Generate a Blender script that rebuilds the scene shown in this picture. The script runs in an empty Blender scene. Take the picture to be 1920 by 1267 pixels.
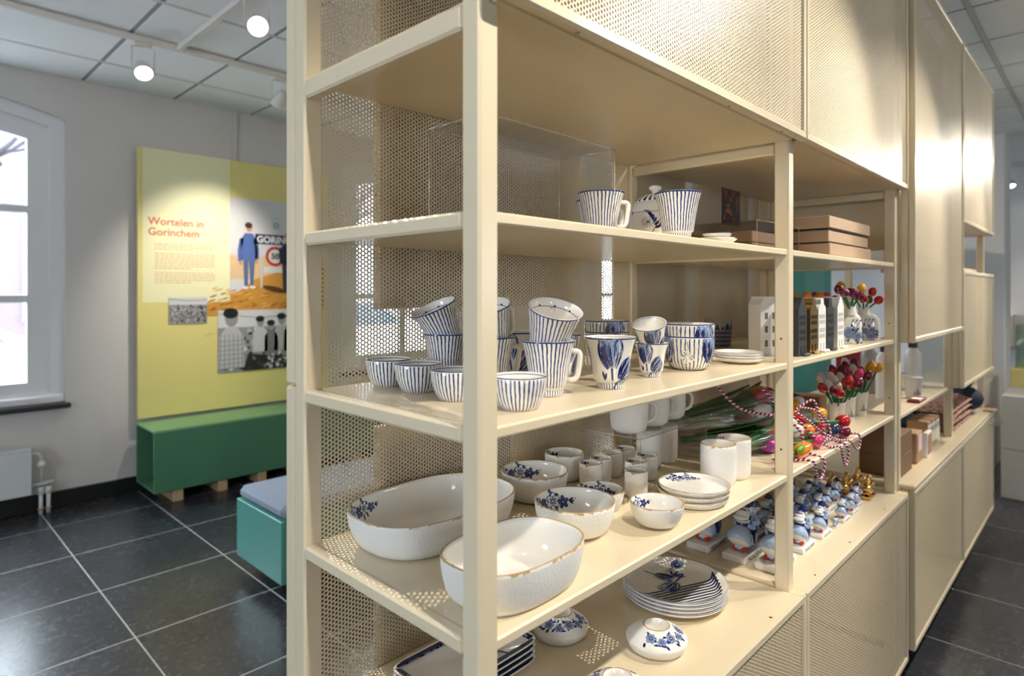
import bpy, bmesh, math, random
from mathutils import Vector, Matrix, Euler
random.seed(7)
PI = math.pi
SC = bpy.context.scene
COL = SC.collection

# ------------------------------------------------------------------ camera, world, exposure
CAM_H = 1.5
cam_d = bpy.data.cameras.new('camera')
cam_d.sensor_fit = 'HORIZONTAL'; cam_d.sensor_width = 36.0
cam_d.lens = 1164.9 / 1920 * 36.0
cam_d.shift_y = -87.5 / 1920
cam_d.clip_start = 0.02
cam_d.dof.use_dof = True; cam_d.dof.focus_distance = 1.35; cam_d.dof.aperture_fstop = 3.2
cam = bpy.data.objects.new('camera', cam_d); COL.objects.link(cam)
cam.location = (0, 0, CAM_H)
cam.rotation_euler = (PI / 2, 0, math.radians(44.078 - 90))
SC.camera = cam

SC.view_settings.view_transform = 'Standard'
SC.view_settings.look = 'None'
SC.view_settings.gamma = 1.0
SC.view_settings.use_curve_mapping = False
SC.view_settings.exposure = 0.78
SC.cycles.transparent_max_bounces = 16
SC.cycles.max_bounces = 7
SC.cycles.diffuse_bounces = 4
SC.cycles.glossy_bounces = 3
SC.cycles.use_denoising = True
SC.cycles.sample_clamp_indirect = 6.0
SC.cycles.caustics_reflective = False
SC.cycles.caustics_refractive = False

W = bpy.data.worlds.new('overcast_sky'); SC.world = W; W.use_nodes = True
bg = W.node_tree.nodes['Background']
bg.inputs[0].default_value = (0.80, 0.90, 1.0, 1); bg.inputs[1].default_value = 12.5
WARM = (1.0, 0.92, 0.79)
SPOT_W = .95

def portal(x0, x1, z0, z1, y, rot, center):
    L = bpy.data.lights.new('window_portal', 'AREA'); L.shape = 'RECTANGLE'
    L.size = x1 - x0; L.size_y = z1 - z0; L.cycles.is_portal = True
    o = bpy.data.objects.new('window_portal', L); COL.objects.link(o)
    o.location = center; o.rotation_euler = rot
WINS = [(-0.55, 0.95), (3.12, 4.62), (7.20, 8.70)]
WALL_Y = 5.28
for a, b in WINS:
    portal(a, b, .8, 2.75, 0, (PI / 2, 0, PI), ((a + b) / 2, WALL_Y + .3, 1.75))
FWINS = [-1.6, 5.2]
for xx in FWINS:
    portal(0, .9, 1.2, 2.3, 0, (PI / 2, 0, 0), (xx, -4.35, 1.75))

BWINS = [1.2]
for yy in BWINS: portal(0, 1.2, 1.0, 2.5, 0, (PI / 2, 0, -PI / 2), (-3.75, yy, 1.75))

# ------------------------------------------------------------------ materials
def S(r, g, b):
    f = lambda c: (c / 255 / 12.92) if c / 255 <= .04045 else ((c / 255 + .055) / 1.055) ** 2.4
    return (f(r), f(g), f(b), 1.0)

class NT:
    def __init__(s, name):
        s.m = bpy.data.materials.new(name); s.m.use_nodes = True
        s.t = s.m.node_tree; s.t.nodes.clear()
        s.out = s.n('ShaderNodeOutputMaterial')
    def n(s, ty, **k):
        x = s.t.nodes.new(ty)
        for a, v in k.items(): setattr(x, a, v)
        return x
    def put(s, sock, v):
        if hasattr(v, 'is_output') or isinstance(v, bpy.types.NodeSocket): s.t.links.new(v, sock)
        else: sock.default_value = v
    def math(s, op, a, b=None, c=None):
        x = s.n('ShaderNodeMath', operation=op); s.put(x.inputs[0], a)
        if b is not None: s.put(x.inputs[1], b)
        if c is not None: s.put(x.inputs[2], c)
        return x.outputs[0]
    def mix(s, f, a, b):
        x = s.n('ShaderNodeMix', data_type='RGBA'); s.put(x.inputs['Factor'], f)
        s.put(x.inputs[6], a); s.put(x.inputs[7], b); return x.outputs[2]
    def noise(s, vec, scale, detail=2.0, rough=.5):
        x = s.n('ShaderNodeTexNoise'); s.put(x.inputs['Scale'], scale); x.inputs['Detail'].default_value = detail
        x.inputs['Roughness'].default_value = rough
        if vec is not None: s.put(x.inputs['Vector'], vec)
        return x.outputs[0]
    def smooth(s, v, a, b):
        x = s.n('ShaderNodeMapRange', interpolation_type='SMOOTHSTEP'); s.put(x.inputs[0], v)
        s.put(x.inputs[1], a); s.put(x.inputs[2], b); return x.outputs[0]
    def ramp(s, v, stops):
        x = s.n('ShaderNodeValToRGB'); s.put(x.inputs[0], v); e = x.color_ramp.elements
        e[0].position, e[0].color = stops[0]; e[1].position, e[1].color = stops[-1]
        for p, c in stops[1:-1]:
            q = e.new(p); q.color = c
        return x.outputs[0]
    def obj(s): return s.n('ShaderNodeTexCoord').outputs['Object']
    def uv(s):
        x = s.n('ShaderNodeSeparateXYZ'); s.put(x.inputs[0], s.n('ShaderNodeTexCoord').outputs['UV'])
        return x.outputs[0], x.outputs[1]
    def bsdf(s, col, rough=.4, metal=0.0, spec=.5, coat=0.0, bump=None, bstr=.2, bdist=.001, trans=0.0, ior=1.45, sub=0):
        x = s.n('ShaderNodeBsdfPrincipled')
        s.put(x.inputs['Base Color'], col); s.put(x.inputs['Roughness'], rough); s.put(x.inputs['Metallic'], metal)
        s.put(x.inputs['Specular IOR Level'], spec); s.put(x.inputs['Coat Weight'], coat); x.inputs['Coat Roughness'].default_value = .06
        x.inputs['Transmission Weight'].default_value = trans; x.inputs['IOR'].default_value = ior
        if bump is not None:
            b = s.n('ShaderNodeBump'); b.inputs['Strength'].default_value = bstr; b.inputs['Distance'].default_value = bdist
            s.put(b.inputs['Height'], bump); s.put(x.inputs['Normal'], b.outputs[0])
        return x.outputs[0]
    def done(s, sh):
        s.t.links.new(sh, s.out.inputs[0]); return s.m

MATS = {}
def flat(name, rgb, rough=.45, metal=0.0, var=.04, nscale=30, bump=0, coat=0.0, spec=.5):
    if name in MATS: return MATS[name]
    t = NT(name); c = S(*rgb)
    n = t.noise(t.obj(), nscale, 3)
    d = tuple(x * (1 - var) for x in c[:3]) + (1,); e = tuple(min(1, x * (1 + var)) for x in c[:3]) + (1,)
    sh = t.bsdf(t.mix(n, d, e), rough, metal, spec, coat, n if bump else None, bump or .1, .002)
    MATS[name] = t.done(sh); return MATS[name]

PAINT = (229, 214, 184)
paint = flat('cream_powder_coat', PAINT, .25, var=.015, nscale=300, bump=.02)
def perf_mat():
    t = NT('perforated_cream_sheet'); u, v = t.uv()
    P, Rh = .0084, .00285; c = P * .8660254
    dx1 = t.math('PINGPONG', u, c); dz1 = t.math('PINGPONG', v, P / 2)
    dx2 = t.math('SUBTRACT', c, dx1); dz2 = t.math('SUBTRACT', P / 2, dz1)
    q = lambda a, b: t.math('ADD', t.math('MULTIPLY', a, a), t.math('MULTIPLY', b, b))
    m = t.math('MINIMUM', q(dx1, dz1), q(dx2, dz2))
    hole = t.math('LESS_THAN', m, Rh * Rh)
    edge = t.smooth(m, Rh * Rh, (Rh * 1.18) ** 2)
    sh = t.bsdf(S(*PAINT), .34, bump=edge, bstr=.5, bdist=.0008)
    tr = t.n('ShaderNodeBsdfTransparent'); mx = t.n('ShaderNodeMixShader')
    t.put(mx.inputs[0], hole); t.put(mx.inputs[1], sh); t.put(mx.inputs[2], tr.outputs[0])
    return t.done(mx.outputs[0])
perf = perf_mat()

def thin_clear(name, tint, gloss_add=.0, rough=.02, dens=0.0, dcol=(1, 1, 1, 1), bump=None):
    t = NT(name)
    lw = t.n('ShaderNodeLayerWeight'); lw.inputs[0].default_value = .5
    fres = t.math('ADD', .035, t.math('MULTIPLY', t.math('POWER', lw.outputs['Facing'], 4.0), .6))
    gl = t.n('ShaderNodeBsdfGlossy'); gl.inputs['Roughness'].default_value = rough
    tr = t.n('ShaderNodeBsdfTransparent'); tr.inputs[0].default_value = tint
    if bump:
        b = t.n('ShaderNodeBump'); b.inputs['Strength'].default_value = bump; b.inputs['Distance'].default_value = .004
        t.put(b.inputs['Height'], t.noise(t.obj(), 60, 3)); t.put(gl.inputs['Normal'], b.outputs[0])
    base = tr.outputs[0]
    if dens:
        d = t.n('ShaderNodeBsdfDiffuse'); d.inputs[0].default_value = dcol
        m0 = t.n('ShaderNodeMixShader'); m0.inputs[0].default_value = dens
        t.put(m0.inputs[1], base); t.put(m0.inputs[2], d.outputs[0]); base = m0.outputs[0]
    f = t.math('ADD', fres, gloss_add)
    mx = t.n('ShaderNodeMixShader'); t.put(mx.inputs[0], f); t.put(mx.inputs[1], base); t.put(mx.inputs[2], gl.outputs[0])
    return t.done(mx.outputs[0])
acrylic = thin_clear('clear_acrylic', (.985, .985, .98, 1))
acrylic_edge = thin_clear('polished_acrylic_edge', (.95, .94, .90, 1), .1, .1, .25, S(245, 235, 210))
pane_glass = thin_clear('window_glass', (.97, .985, .98, 1))
cello = thin_clear('crinkled_cellophane', (.96, .96, .96, 1), .10, .06, .03, (1, 1, 1, 1), 1.0)
clear_glass = thin_clear('drinking_glass', (.93, .94, .95, 1), .03, .02, .06, S(215, 215, 212))

NAVY = S(22, 30, 80); BLUE = S(46, 64, 136); LBLUE = S(150, 170, 210); CREAMW = S(246, 243, 236)
def vcol_mat(name, rough=.12, coat=.4):
    t = NT(name); a = t.n('ShaderNodeVertexColor'); a.layer_name = 'Col'
    return t.done(t.bsdf(a.outputs[0], rough, coat=coat))
glaze = vcol_mat('painted_glaze', .1, .5)
printed = vcol_mat('printed_ink', .45, 0.0)

def stripe_mat(name, N, zones, inner_line=None, dots=0, seed=0.0, width=.32):
    t = NT(name); u, v = t.uv(); ob = t.obj()
    mp = t.n('ShaderNodeVectorMath', operation='ADD'); t.put(mp.inputs[0], ob); mp.inputs[1].default_value = (seed, seed * .7, seed * .3)
    n1 = t.noise(mp.outputs[0], 38, 1.5); n2 = t.noise(mp.outputs[0], 120, 2)
    x = t.math('ADD', t.math('MULTIPLY', u, N), t.math('MULTIPLY', t.math('SUBTRACT', n1, .5), .55))
    d = t.math('PINGPONG', x, .5)
    wv = t.math('ADD', width * .5, t.math('MULTIPLY', t.math('SUBTRACT', n2, .5), .20))
    st = t.math('SUBTRACT', 1.0, t.smooth(d, wv, t.math('ADD', wv, .035)))
    zm = None
    for a, b in zones:
        w = t.math('MULTIPLY', t.math('GREATER_THAN', v, a), t.math('LESS_THAN', v, b))
        zm = w if zm is None else t.math('MAXIMUM', zm, w)
    mask = t.math('MULTIPLY', st, zm)
    rim = t.math('MULTIPLY', t.math('GREATER_THAN', v, .97), t.math('LESS_THAN', v, 1.005))
    mask = t.math('MAXIMUM', mask, rim)
    if inner_line:
        a, b = inner_line
        ln = t.math('MULTIPLY', t.math('GREATER_THAN', v, a), t.math('LESS_THAN', v, b))
        mask = t.math('MAXIMUM', mask, t.math('MULTIPLY', ln, .85))
        if dots:
            dd = t.math('PINGPONG', t.math('MULTIPLY', u, dots), .5)
            vv = t.math('MULTIPLY', t.math('SUBTRACT', v, (a + b) / 2 - .012), 107.0); dd = t.math('MULTIPLY', dd, 29.0)
            r2 = t.math('ADD', t.math('MULTIPLY', dd, dd), t.math('MULTIPLY', vv, vv))
            mask = t.math('MAXIMUM', mask, t.math('LESS_THAN', r2, 4.4))
    blue = t.mix(t.noise(mp.outputs[0], 55, 2), NAVY, BLUE)
    col = t.mix(mask, CREAMW, blue)
    return t.done(t.bsdf(col, .1, coat=.5, bump=n1, bstr=.05, bdist=.002))
mug_stripes = stripe_mat('blue_stripe_glaze', 38, ((.05, .165), (.20, .97)), (1.16, 1.172), 9)
bowl_stripes = stripe_mat('blue_stripe_bowl_glaze', 37, ((.06, .95),), (1.06, 1.085), 0, 3.1, .31)
tulip_mug_glaze = stripe_mat('white_glaze_striped_foot', 34, ((.05, .165),), (1.05, 1.06), 0, 1.7)
tulip_bowl_glaze = stripe_mat('broken_stripe_glaze', 36, ((.05, .95),), (1.10, 1.12), 7, 5.2, .22)
jar_lid_glaze = stripe_mat('striped_lid_glaze', 22, ((.05, .6),), None, 0, 2.2, .45)
white_glaze = flat('white_glaze', (244, 241, 234), .1, var=.01, coat=.5)
saucer_glaze = stripe_mat('white_glaze_blue_line', 20, ((3, 4),), (1.30, 1.34), 9, .4)

def crackle_mat(name, scale=260, streak=False, strength=.5, chips=.06):
    t = NT(name); u, v = t.uv(); ob = t.obj()
    if streak:
        mp = t.n('ShaderNodeMapping'); mp.inputs['Scale'].default_value = (1, 1, .28); t.put(mp.inputs[0], ob); vec = mp.outputs[0]
    else: vec = ob
    b = t.noise(vec, scale, 3, .6)
    out = t.math('LESS_THAN', v, 1.0)
    hb = t.math('MULTIPLY', b, out)
    nz = t.noise(ob, 95, 3, .6); nz2 = t.noise(ob, 26, 2)
    chip = t.smooth(t.math('MULTIPLY', nz, nz2), .24, .36)
    lo = t.math('SUBTRACT', .985, t.math('MULTIPLY', chip, chips))
    rim = t.math('MULTIPLY', t.math('GREATER_THAN', v, lo), t.math('LESS_THAN', v, 1.03))
    rimc = t.mix(t.noise(ob, 200, 2), S(172, 136, 88), S(214, 182, 132))
    col = t.mix(rim, t.mix(b, S(240, 238, 232), S(249, 247, 243)), rimc)
    rough = t.math('ADD', t.math('MULTIPLY', out, .42), .1)
    coat = t.math('MULTIPLY', t.math('SUBTRACT', 1.0, out), .5)
    return t.done(t.bsdf(col, rough, coat=coat, bump=hb, bstr=strength, bdist=0.0032))
crackle = crackle_mat('white_crackle_bisque_gold_rim')
crackle_streak = crackle_mat('white_ribbed_bisque_gold_rim', 420, True, .4)

def slate_mat():
    t = NT('honed_black_slate'); ob = t.obj()
    oi = t.n('ShaderNodeObjectInfo')
    off = t.n('ShaderNodeVectorMath', operation='ADD'); t.put(off.inputs[0], ob)
    cm = t.n('ShaderNodeCombineXYZ'); t.put(cm.inputs[0], t.math('MULTIPLY', oi.outputs['Random'], 37.0)); t.put(off.inputs[1], cm.outputs[0])
    v = off.outputs[0]
    n1 = t.noise(v, 3.2, 6, .62); n2 = t.noise(v, 26, 6, .7); n3 = t.noise(v, 140, 3)
    c = t.ramp(t.math('ADD', t.math('MULTIPLY', n1, .6), t.math('MULTIPLY', n2, .4)), [(.3, S(44, 45, 49)), (.55, S(58, 59, 64)), (.75, S(82, 83, 87))])
    fl = t.math('GREATER_THAN', t.noise(v, 55, 1), .80)
    c = t.mix(t.math('MULTIPLY', fl, .14), c, S(150, 150, 150))
    rough = t.math('ADD', .16, t.math('MULTIPLY', n2, .2))
    return t.done(t.bsdf(c, rough, spec=.5, bump=t.math('ADD', n3, t.math('MULTIPLY', n2, 2.0)), bstr=.06, bdist=.0015))
slate = slate_mat()
grout = flat('pale_grout', (200, 196, 190), .8, var=.1, nscale=60)
def wall_mat(name, rgb):
    t = NT(name); n = t.noise(t.obj(), 180, 4); n2 = t.noise(t.obj(), 1.2, 2)
    c = S(*rgb); d = tuple(x * .96 for x in c[:3]) + (1,)
    return t.done(t.bsdf(t.mix(n2, d, c), .75, spec=.3, bump=n, bstr=.08, bdist=.002))
wall_paint = wall_mat('warm_grey_plaster', (214, 209, 206))
wall_white = wall_mat('white_plaster', (234, 232, 233))
def ceil_mat():
    t = NT('mineral_fibre_tile'); n = t.noise(t.obj(), 260, 3, .7)
    return t.done(t.bsdf(t.mix(n, S(240, 241, 242), S(249, 250, 250)), .9, spec=.2, bump=n, bstr=.2, bdist=.002))
ceil_tile = ceil_mat()
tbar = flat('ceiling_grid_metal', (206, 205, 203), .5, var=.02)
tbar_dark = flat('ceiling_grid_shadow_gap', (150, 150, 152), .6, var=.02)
rail_white = flat('white_track_enamel', (226, 220, 214), .4, var=.02)
frame_white = flat('white_window_paint', (232, 231, 233), .4, var=.02)
rear_shaded = flat('grey_rear_cladding', (176, 169, 158), .5, var=.03)  # shade behind the perforated back put into the cladding colour
skirt = flat('black_skirting_paint', (26, 27, 30), .35, var=.1)
sill_stone = flat('dark_sill_stone', (52, 50, 54), .3, var=.15)
green = flat('green_lacquer', (84, 134, 102), .38, var=.03)
green_light = flat('pale_green_lacquer', (138, 186, 132), .4, var=.02)
teal = flat('teal_lacquer', (88, 158, 146), .35, var=.02)
felt = flat('blue_grey_felt', (150, 160, 176), .95, var=.1, nscale=400, bump=.4)
pine = flat('raw_pine_block', (208, 178, 138), .7, var=.12, nscale=18)
yellow = flat('yellow_board', (230, 216, 138), .5, var=.01)
pale = flat('pale_yellow_print', (240, 236, 192), .5, var=.01)
rad_white = flat('white_radiator_enamel', (224, 226, 228), .3, var=.01)
card = flat('kraft_cardboard', (176, 140, 108), .8, var=.06, nscale=90)
card_dark = flat('brown_cardboard', (128, 98, 74), .8, var=.06, nscale=90)
card_wood = flat('pale_wood_veneer', (178, 150, 124), .6, var=.08, nscale=40)
black_matt = flat('black_matt_ceramic', (52, 53, 58), .55, var=.04)
house_white = flat('white_matt_ceramic', (236, 234, 230), .5, var=.02)
gold = flat('gold_lustre', (240, 200, 128), .16, 1.0, .06, 120)
darkhole = flat('dark_opening', (70, 66, 62), .8)
white_paper = flat('white_paper_cup', (240, 237, 230), .55, var=.02)
steel = flat('zinc_screw', (150, 146, 136), .3, 1.0)
stem_green = flat('painted_green_stem', (36, 112, 52), .4, var=.15)
leaf_green = flat('painted_green_leaf', (64, 128, 40), .3, var=.15)
metal_white = flat('white_bottle_enamel', (238, 237, 238), .3, var=.01)
textile = None
def lamp_mat(name, col, strength):
    t = NT(name); e = t.n('ShaderNodeEmission'); e.inputs[0].default_value = col; e.inputs[1].default_value = strength
    return t.done(e.outputs[0])
lamp_glow = lamp_mat('lit_lamp_lens', (1, .93, .80, 1), 14)
def cord_mat():
    t = NT('red_white_blue_cord'); u, v = t.uv()
    x = t.math('FRACT', t.math('ADD', u, t.math('MULTIPLY', v, 80.0)))
    c = t.n('ShaderNodeValToRGB'); c.color_ramp.interpolation = 'CONSTANT'; e = c.color_ramp.elements
    e[0].position = 0; e[0].color = S(206, 32, 52); e[1].position = .34; e[1].color = S(240, 238, 236)
    q = e.new(.67); q.color = S(36, 44, 128); t.put(c.inputs[0], x)
    d = t.math('PINGPONG', t.math('MULTIPLY', x, 3.0), .5)
    return t.done(t.bsdf(c.outputs[0], .7, bump=d, bstr=.6, bdist=.001))
cord = cord_mat()

# ------------------------------------------------------------------ mesh helpers
class MB:
    def __init__(s): s.v = []; s.f = []; s.mi = []; s.uv = []; s.col = []; s.sm = []; s.hasuv = False; s.hascol = False
    def add(s, vs, fs, mi=0, uvs=None, col=None, smooth=False):
        o = len(s.v); s.v += [tuple(p) for p in vs]
        for k, fc in enumerate(fs):
            s.f.append(tuple(o + i for i in fc)); s.mi.append(mi); s.sm.append(smooth)
            if uvs is not None: s.uv.append(uvs[k]); s.hasuv = True
            else: s.uv.append(None)
            c = col
            s.col.append(c); s.hascol = s.hascol or c is not None
        return s
    def box(s, x0, x1, y0, y1, z0, z1, bev=0.0, mi=0, col=None, M=None):
        if x1 < x0: x0, x1 = x1, x0
        if y1 < y0: y0, y1 = y1, y0
        if z1 < z0: z0, z1 = z1, z0
        b = min(bev, (x1 - x0) * .45, (y1 - y0) * .45, (z1 - z0) * .45)
        if b <= 0:
            vs = [(x, y, z) for x in (x0, x1) for y in (y0, y1) for z in (z0, z1)]
            fs = [(0, 1, 3, 2), (4, 6, 7, 5), (0, 4, 5, 1), (2, 3, 7, 6), (0, 2, 6, 4), (1, 5, 7, 3)]
        else:
            vs = []; idx = {}
            X = (x0, x1); Y = (y0, y1); Z = (z0, z1); sg = (1, -1)
            for i in (0, 1):
                for j in (0, 1):
                    for k in (0, 1):
                        for a in range(3):
                            p = [X[i] + sg[i] * b, Y[j] + sg[j] * b, Z[k] + sg[k] * b]
                            p[a] = (X, Y, Z)[a][(i, j, k)[a]]
                            idx[(i, j, k, a)] = len(vs); vs.append(tuple(p))
            fs = []
            q = lambda a, l: [idx[t + (a,)] for t in l]
            for i in (0, 1):
                l = [(i, 0, 0), (i, 1, 0), (i, 1, 1), (i, 0, 1)]; fs.append(tuple(q(0, l if i else l[::-1])))
                l = [(0, i, 0), (0, i, 1), (1, i, 1), (1, i, 0)]; fs.append(tuple(q(1, l if i else l[::-1])))
                l = [(0, 0, i), (1, 0, i), (1, 1, i), (0, 1, i)]; fs.append(tuple(q(2, l if i else l[::-1])))
            def edge(p, r, a, c, flip):
                e = [idx[p + (a,)], idx[r + (a,)], idx[r + (c,)], idx[p + (c,)]]
                fs.append(tuple(e[::-1] if flip else e))
            for j in (0, 1):
                for k in (0, 1):
                    edge((0, j, k), (1, j, k), 1, 2, (j + k) % 2 == 1)
                    edge((j, 0, k), (j, 1, k), 0, 2, (j + k) % 2 == 0)
                    edge((j, k, 0), (j, k, 1), 0, 1, (j + k) % 2 == 1)
            for i in (0, 1):
                for j in (0, 1):
                    for k in (0, 1):
                        t = [idx[(i, j, k, a)] for a in range(3)]
                        fs.append(tuple(t if (i + j + k) % 2 == 1 else t[::-1]))
        if M is not None: vs = [tuple(M @ Vector(p)) for p in vs]
        return s.add(vs, fs, mi, None, col)
    def lathe(s, prof, n=48, mi=0, col=None, shape=None, c=(0, 0, 0), M=None, smooth=True):
        """prof: (r,z,v); shape(theta)->(kx,ky) outline multipliers"""
        vs = []; m = len(prof)
        for i in range(n):
            th = 2 * PI * i / n
            kx, ky = shape(th) if shape else (math.cos(th), math.sin(th))
            for p in prof: vs.append((c[0] + p[0] * kx, c[1] + p[0] * ky, c[2] + p[1]))
        if M is not None: vs = [tuple(M @ Vector(p)) for p in vs]
        fs = []; uvs = []
        for i in range(n):
            j = (i + 1) % n
            for k in range(m - 1):
                a, b, cc, d = i * m + k, j * m + k, j * m + k + 1, i * m + k + 1
                va, vb = (prof[k][2], prof[k + 1][2]) if len(prof[k]) > 2 else (k / (m - 1), (k + 1) / (m - 1))
                u0, u1 = i / n, (i + 1) / n
                if prof[k][0] < 1e-6: fs.append((a, cc, d)); uvs.append(((u0, va), (u1, vb), (u0, vb)))
                elif prof[k + 1][0] < 1e-6: fs.append((a, b, d)); uvs.append(((u0, va), (u1, va), (u0, vb)))
                else: fs.append((a, b, cc, d)); uvs.append(((u0, va), (u1, va), (u1, vb), (u0, vb)))
        return s.add(vs, fs, mi, uvs, col, smooth)
    def ball(s, c, r, mi=0, col=None, n=12, m=8, M=None):
        rx, ry, rz = r if isinstance(r, (tuple, list)) else (r, r, r)
        prof = [(math.sin(PI * k / m) if 0 < k < m else 0.0, -math.cos(PI * k / m)) for k in range(m + 1)]
        MM = Matrix.Translation(c) @ (M if M is not None else Matrix.Identity(4)) @ Matrix.Diagonal((rx, ry, rz, 1))
        return s.lathe(prof, n, mi, col, M=MM)
    def tube(s, pts, r, n=8, mi=0, col=None, cap=True, rad=None):
        pts = [Vector(p) for p in pts]; vs = []; N = len(pts); up = Vector((0, 0, 1)); L = 0; lens = [0]
        for i in range(1, N): L += (pts[i] - pts[i - 1]).length; lens.append(L)
        prev = None
        for i, p in enumerate(pts):
            t = (pts[min(i + 1, N - 1)] - pts[max(i - 1, 0)])
            t = t.normalized() if t.length > 1e-9 else Vector((0, 0, 1))
            if prev is None:
                a = t.orthogonal().normalized()
            else:
                a = prev - t * prev.dot(t); a = a.normalized() if a.length > 1e-6 else t.orthogonal().normalized()
            prev = a; b = t.cross(a)
            rr = rad[i] if rad else r
            for k in range(n):
                th = 2 * PI * k / n; vs.append(p + (a * math.cos(th) + b * math.sin(th)) * rr)
        fs = []; uvs = []
        for i in range(N - 1):
            for k in range(n):
                k2 = (k + 1) % n
                fs.append((i * n + k, i * n + k2, (i + 1) * n + k2, (i + 1) * n + k))
                u0, u1 = k / n, (k + 1) / n
                uvs.append(((u0, lens[i]), (u1, lens[i]), (u1, lens[i + 1]), (u0, lens[i + 1])))
        if cap:
            fs.append(tuple(range(n))[::-1]); uvs.append(tuple((0, 0) for _ in range(n)))
            fs.append(tuple((N - 1) * n + k for k in range(n))); uvs.append(tuple((0, 0) for _ in range(n)))
        return s.add(vs, fs, mi, uvs, col, True)
    def mesh(s, name, mats):
        me = bpy.data.meshes.new(name); me.from_pydata(s.v, [], s.f)
        for m in (mats if isinstance(mats, (list, tuple)) else [mats]): me.materials.append(m)
        me.polygons.foreach_set('material_index', s.mi)
        me.polygons.foreach_set('use_smooth', s.sm)
        if s.hasuv:
            L = me.uv_layers.new(name='UVMap'); d = []
            for fc, u in zip(s.f, s.uv):
                for k in range(len(fc)): d += list(u[k]) if u is not None else [0.0, .5]
            L.data.foreach_set('uv', d)
        if s.hascol:
            A = me.color_attributes.new('Col', 'FLOAT_COLOR', 'CORNER'); d = []
            for fc, c in zip(s.f, s.col):
                for k in range(len(fc)): d += list(c if c is not None else (1, 1, 1, 1))
            A.data.foreach_set('color', d)
        me.update(); return me
    def build(s, name, mats, parent=None, loc=None, label=None):
        return obj(name, s.mesh(name, mats), parent, loc, label)

def obj(name, me, parent=None, loc=None, label=None):
    o = bpy.data.objects.new(name, me); COL.objects.link(o)
    if parent is not None: o.parent = parent
    if loc is not None: o.location = loc
    if label: o['label'] = label
    return o
def tag(o, label, cat, group=None, kind=None):
    o['label'] = label; o['category'] = cat
    if group: o['group'] = group
    if kind: o['kind'] = kind
    return o
def thing(name, label, cat, loc=(0, 0, 0), group=None, rz=0.0, rot=None):
    o = bpy.data.objects.new(name, None); COL.objects.link(o); o.empty_display_size = .05
    o.location = loc; o.rotation_euler = rot if rot else (0, 0, rz)
    return tag(o, label, cat, group)
def struct(o, label=None):
    o['kind'] = 'structure'
    if label: o['label'] = label
    return o
def dup(root, loc, label, rz=None, rot=None, group=None, scale=None):
    def cp(o, par):
        c = o.copy(); COL.objects.link(c)
        if par is not None: c.parent = par
        for ch in [q for q in o.children]: cp(ch, c)
        return c
    r = cp(root, None); r.location = loc
    if rot: r.rotation_euler = rot
    elif rz is not None: r.rotation_euler = (0, 0, rz)
    if scale: r.scale = (scale,) * 3
    r['label'] = label
    if group: r['group'] = group
    return r

def text_mb(txt, size, mat_name, bold=0.0):
    c = bpy.data.curves.new('lettering', 'FONT'); c.body = txt; c.size = size; c.offset = bold; c.resolution_u = 3
    o = bpy.data.objects.new('lettering_source', c); COL.objects.link(o)
    dg = bpy.context.evaluated_depsgraph_get(); dg.update()
    me = o.evaluated_get(dg).to_mesh()
    vs = [tuple(v.co) for v in me.vertices]; fs = [tuple(p.vertices) for p in me.polygons]
    o.evaluated_get(dg).to_mesh_clear(); bpy.data.objects.remove(o); bpy.data.curves.remove(c)
    return vs, fs

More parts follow.
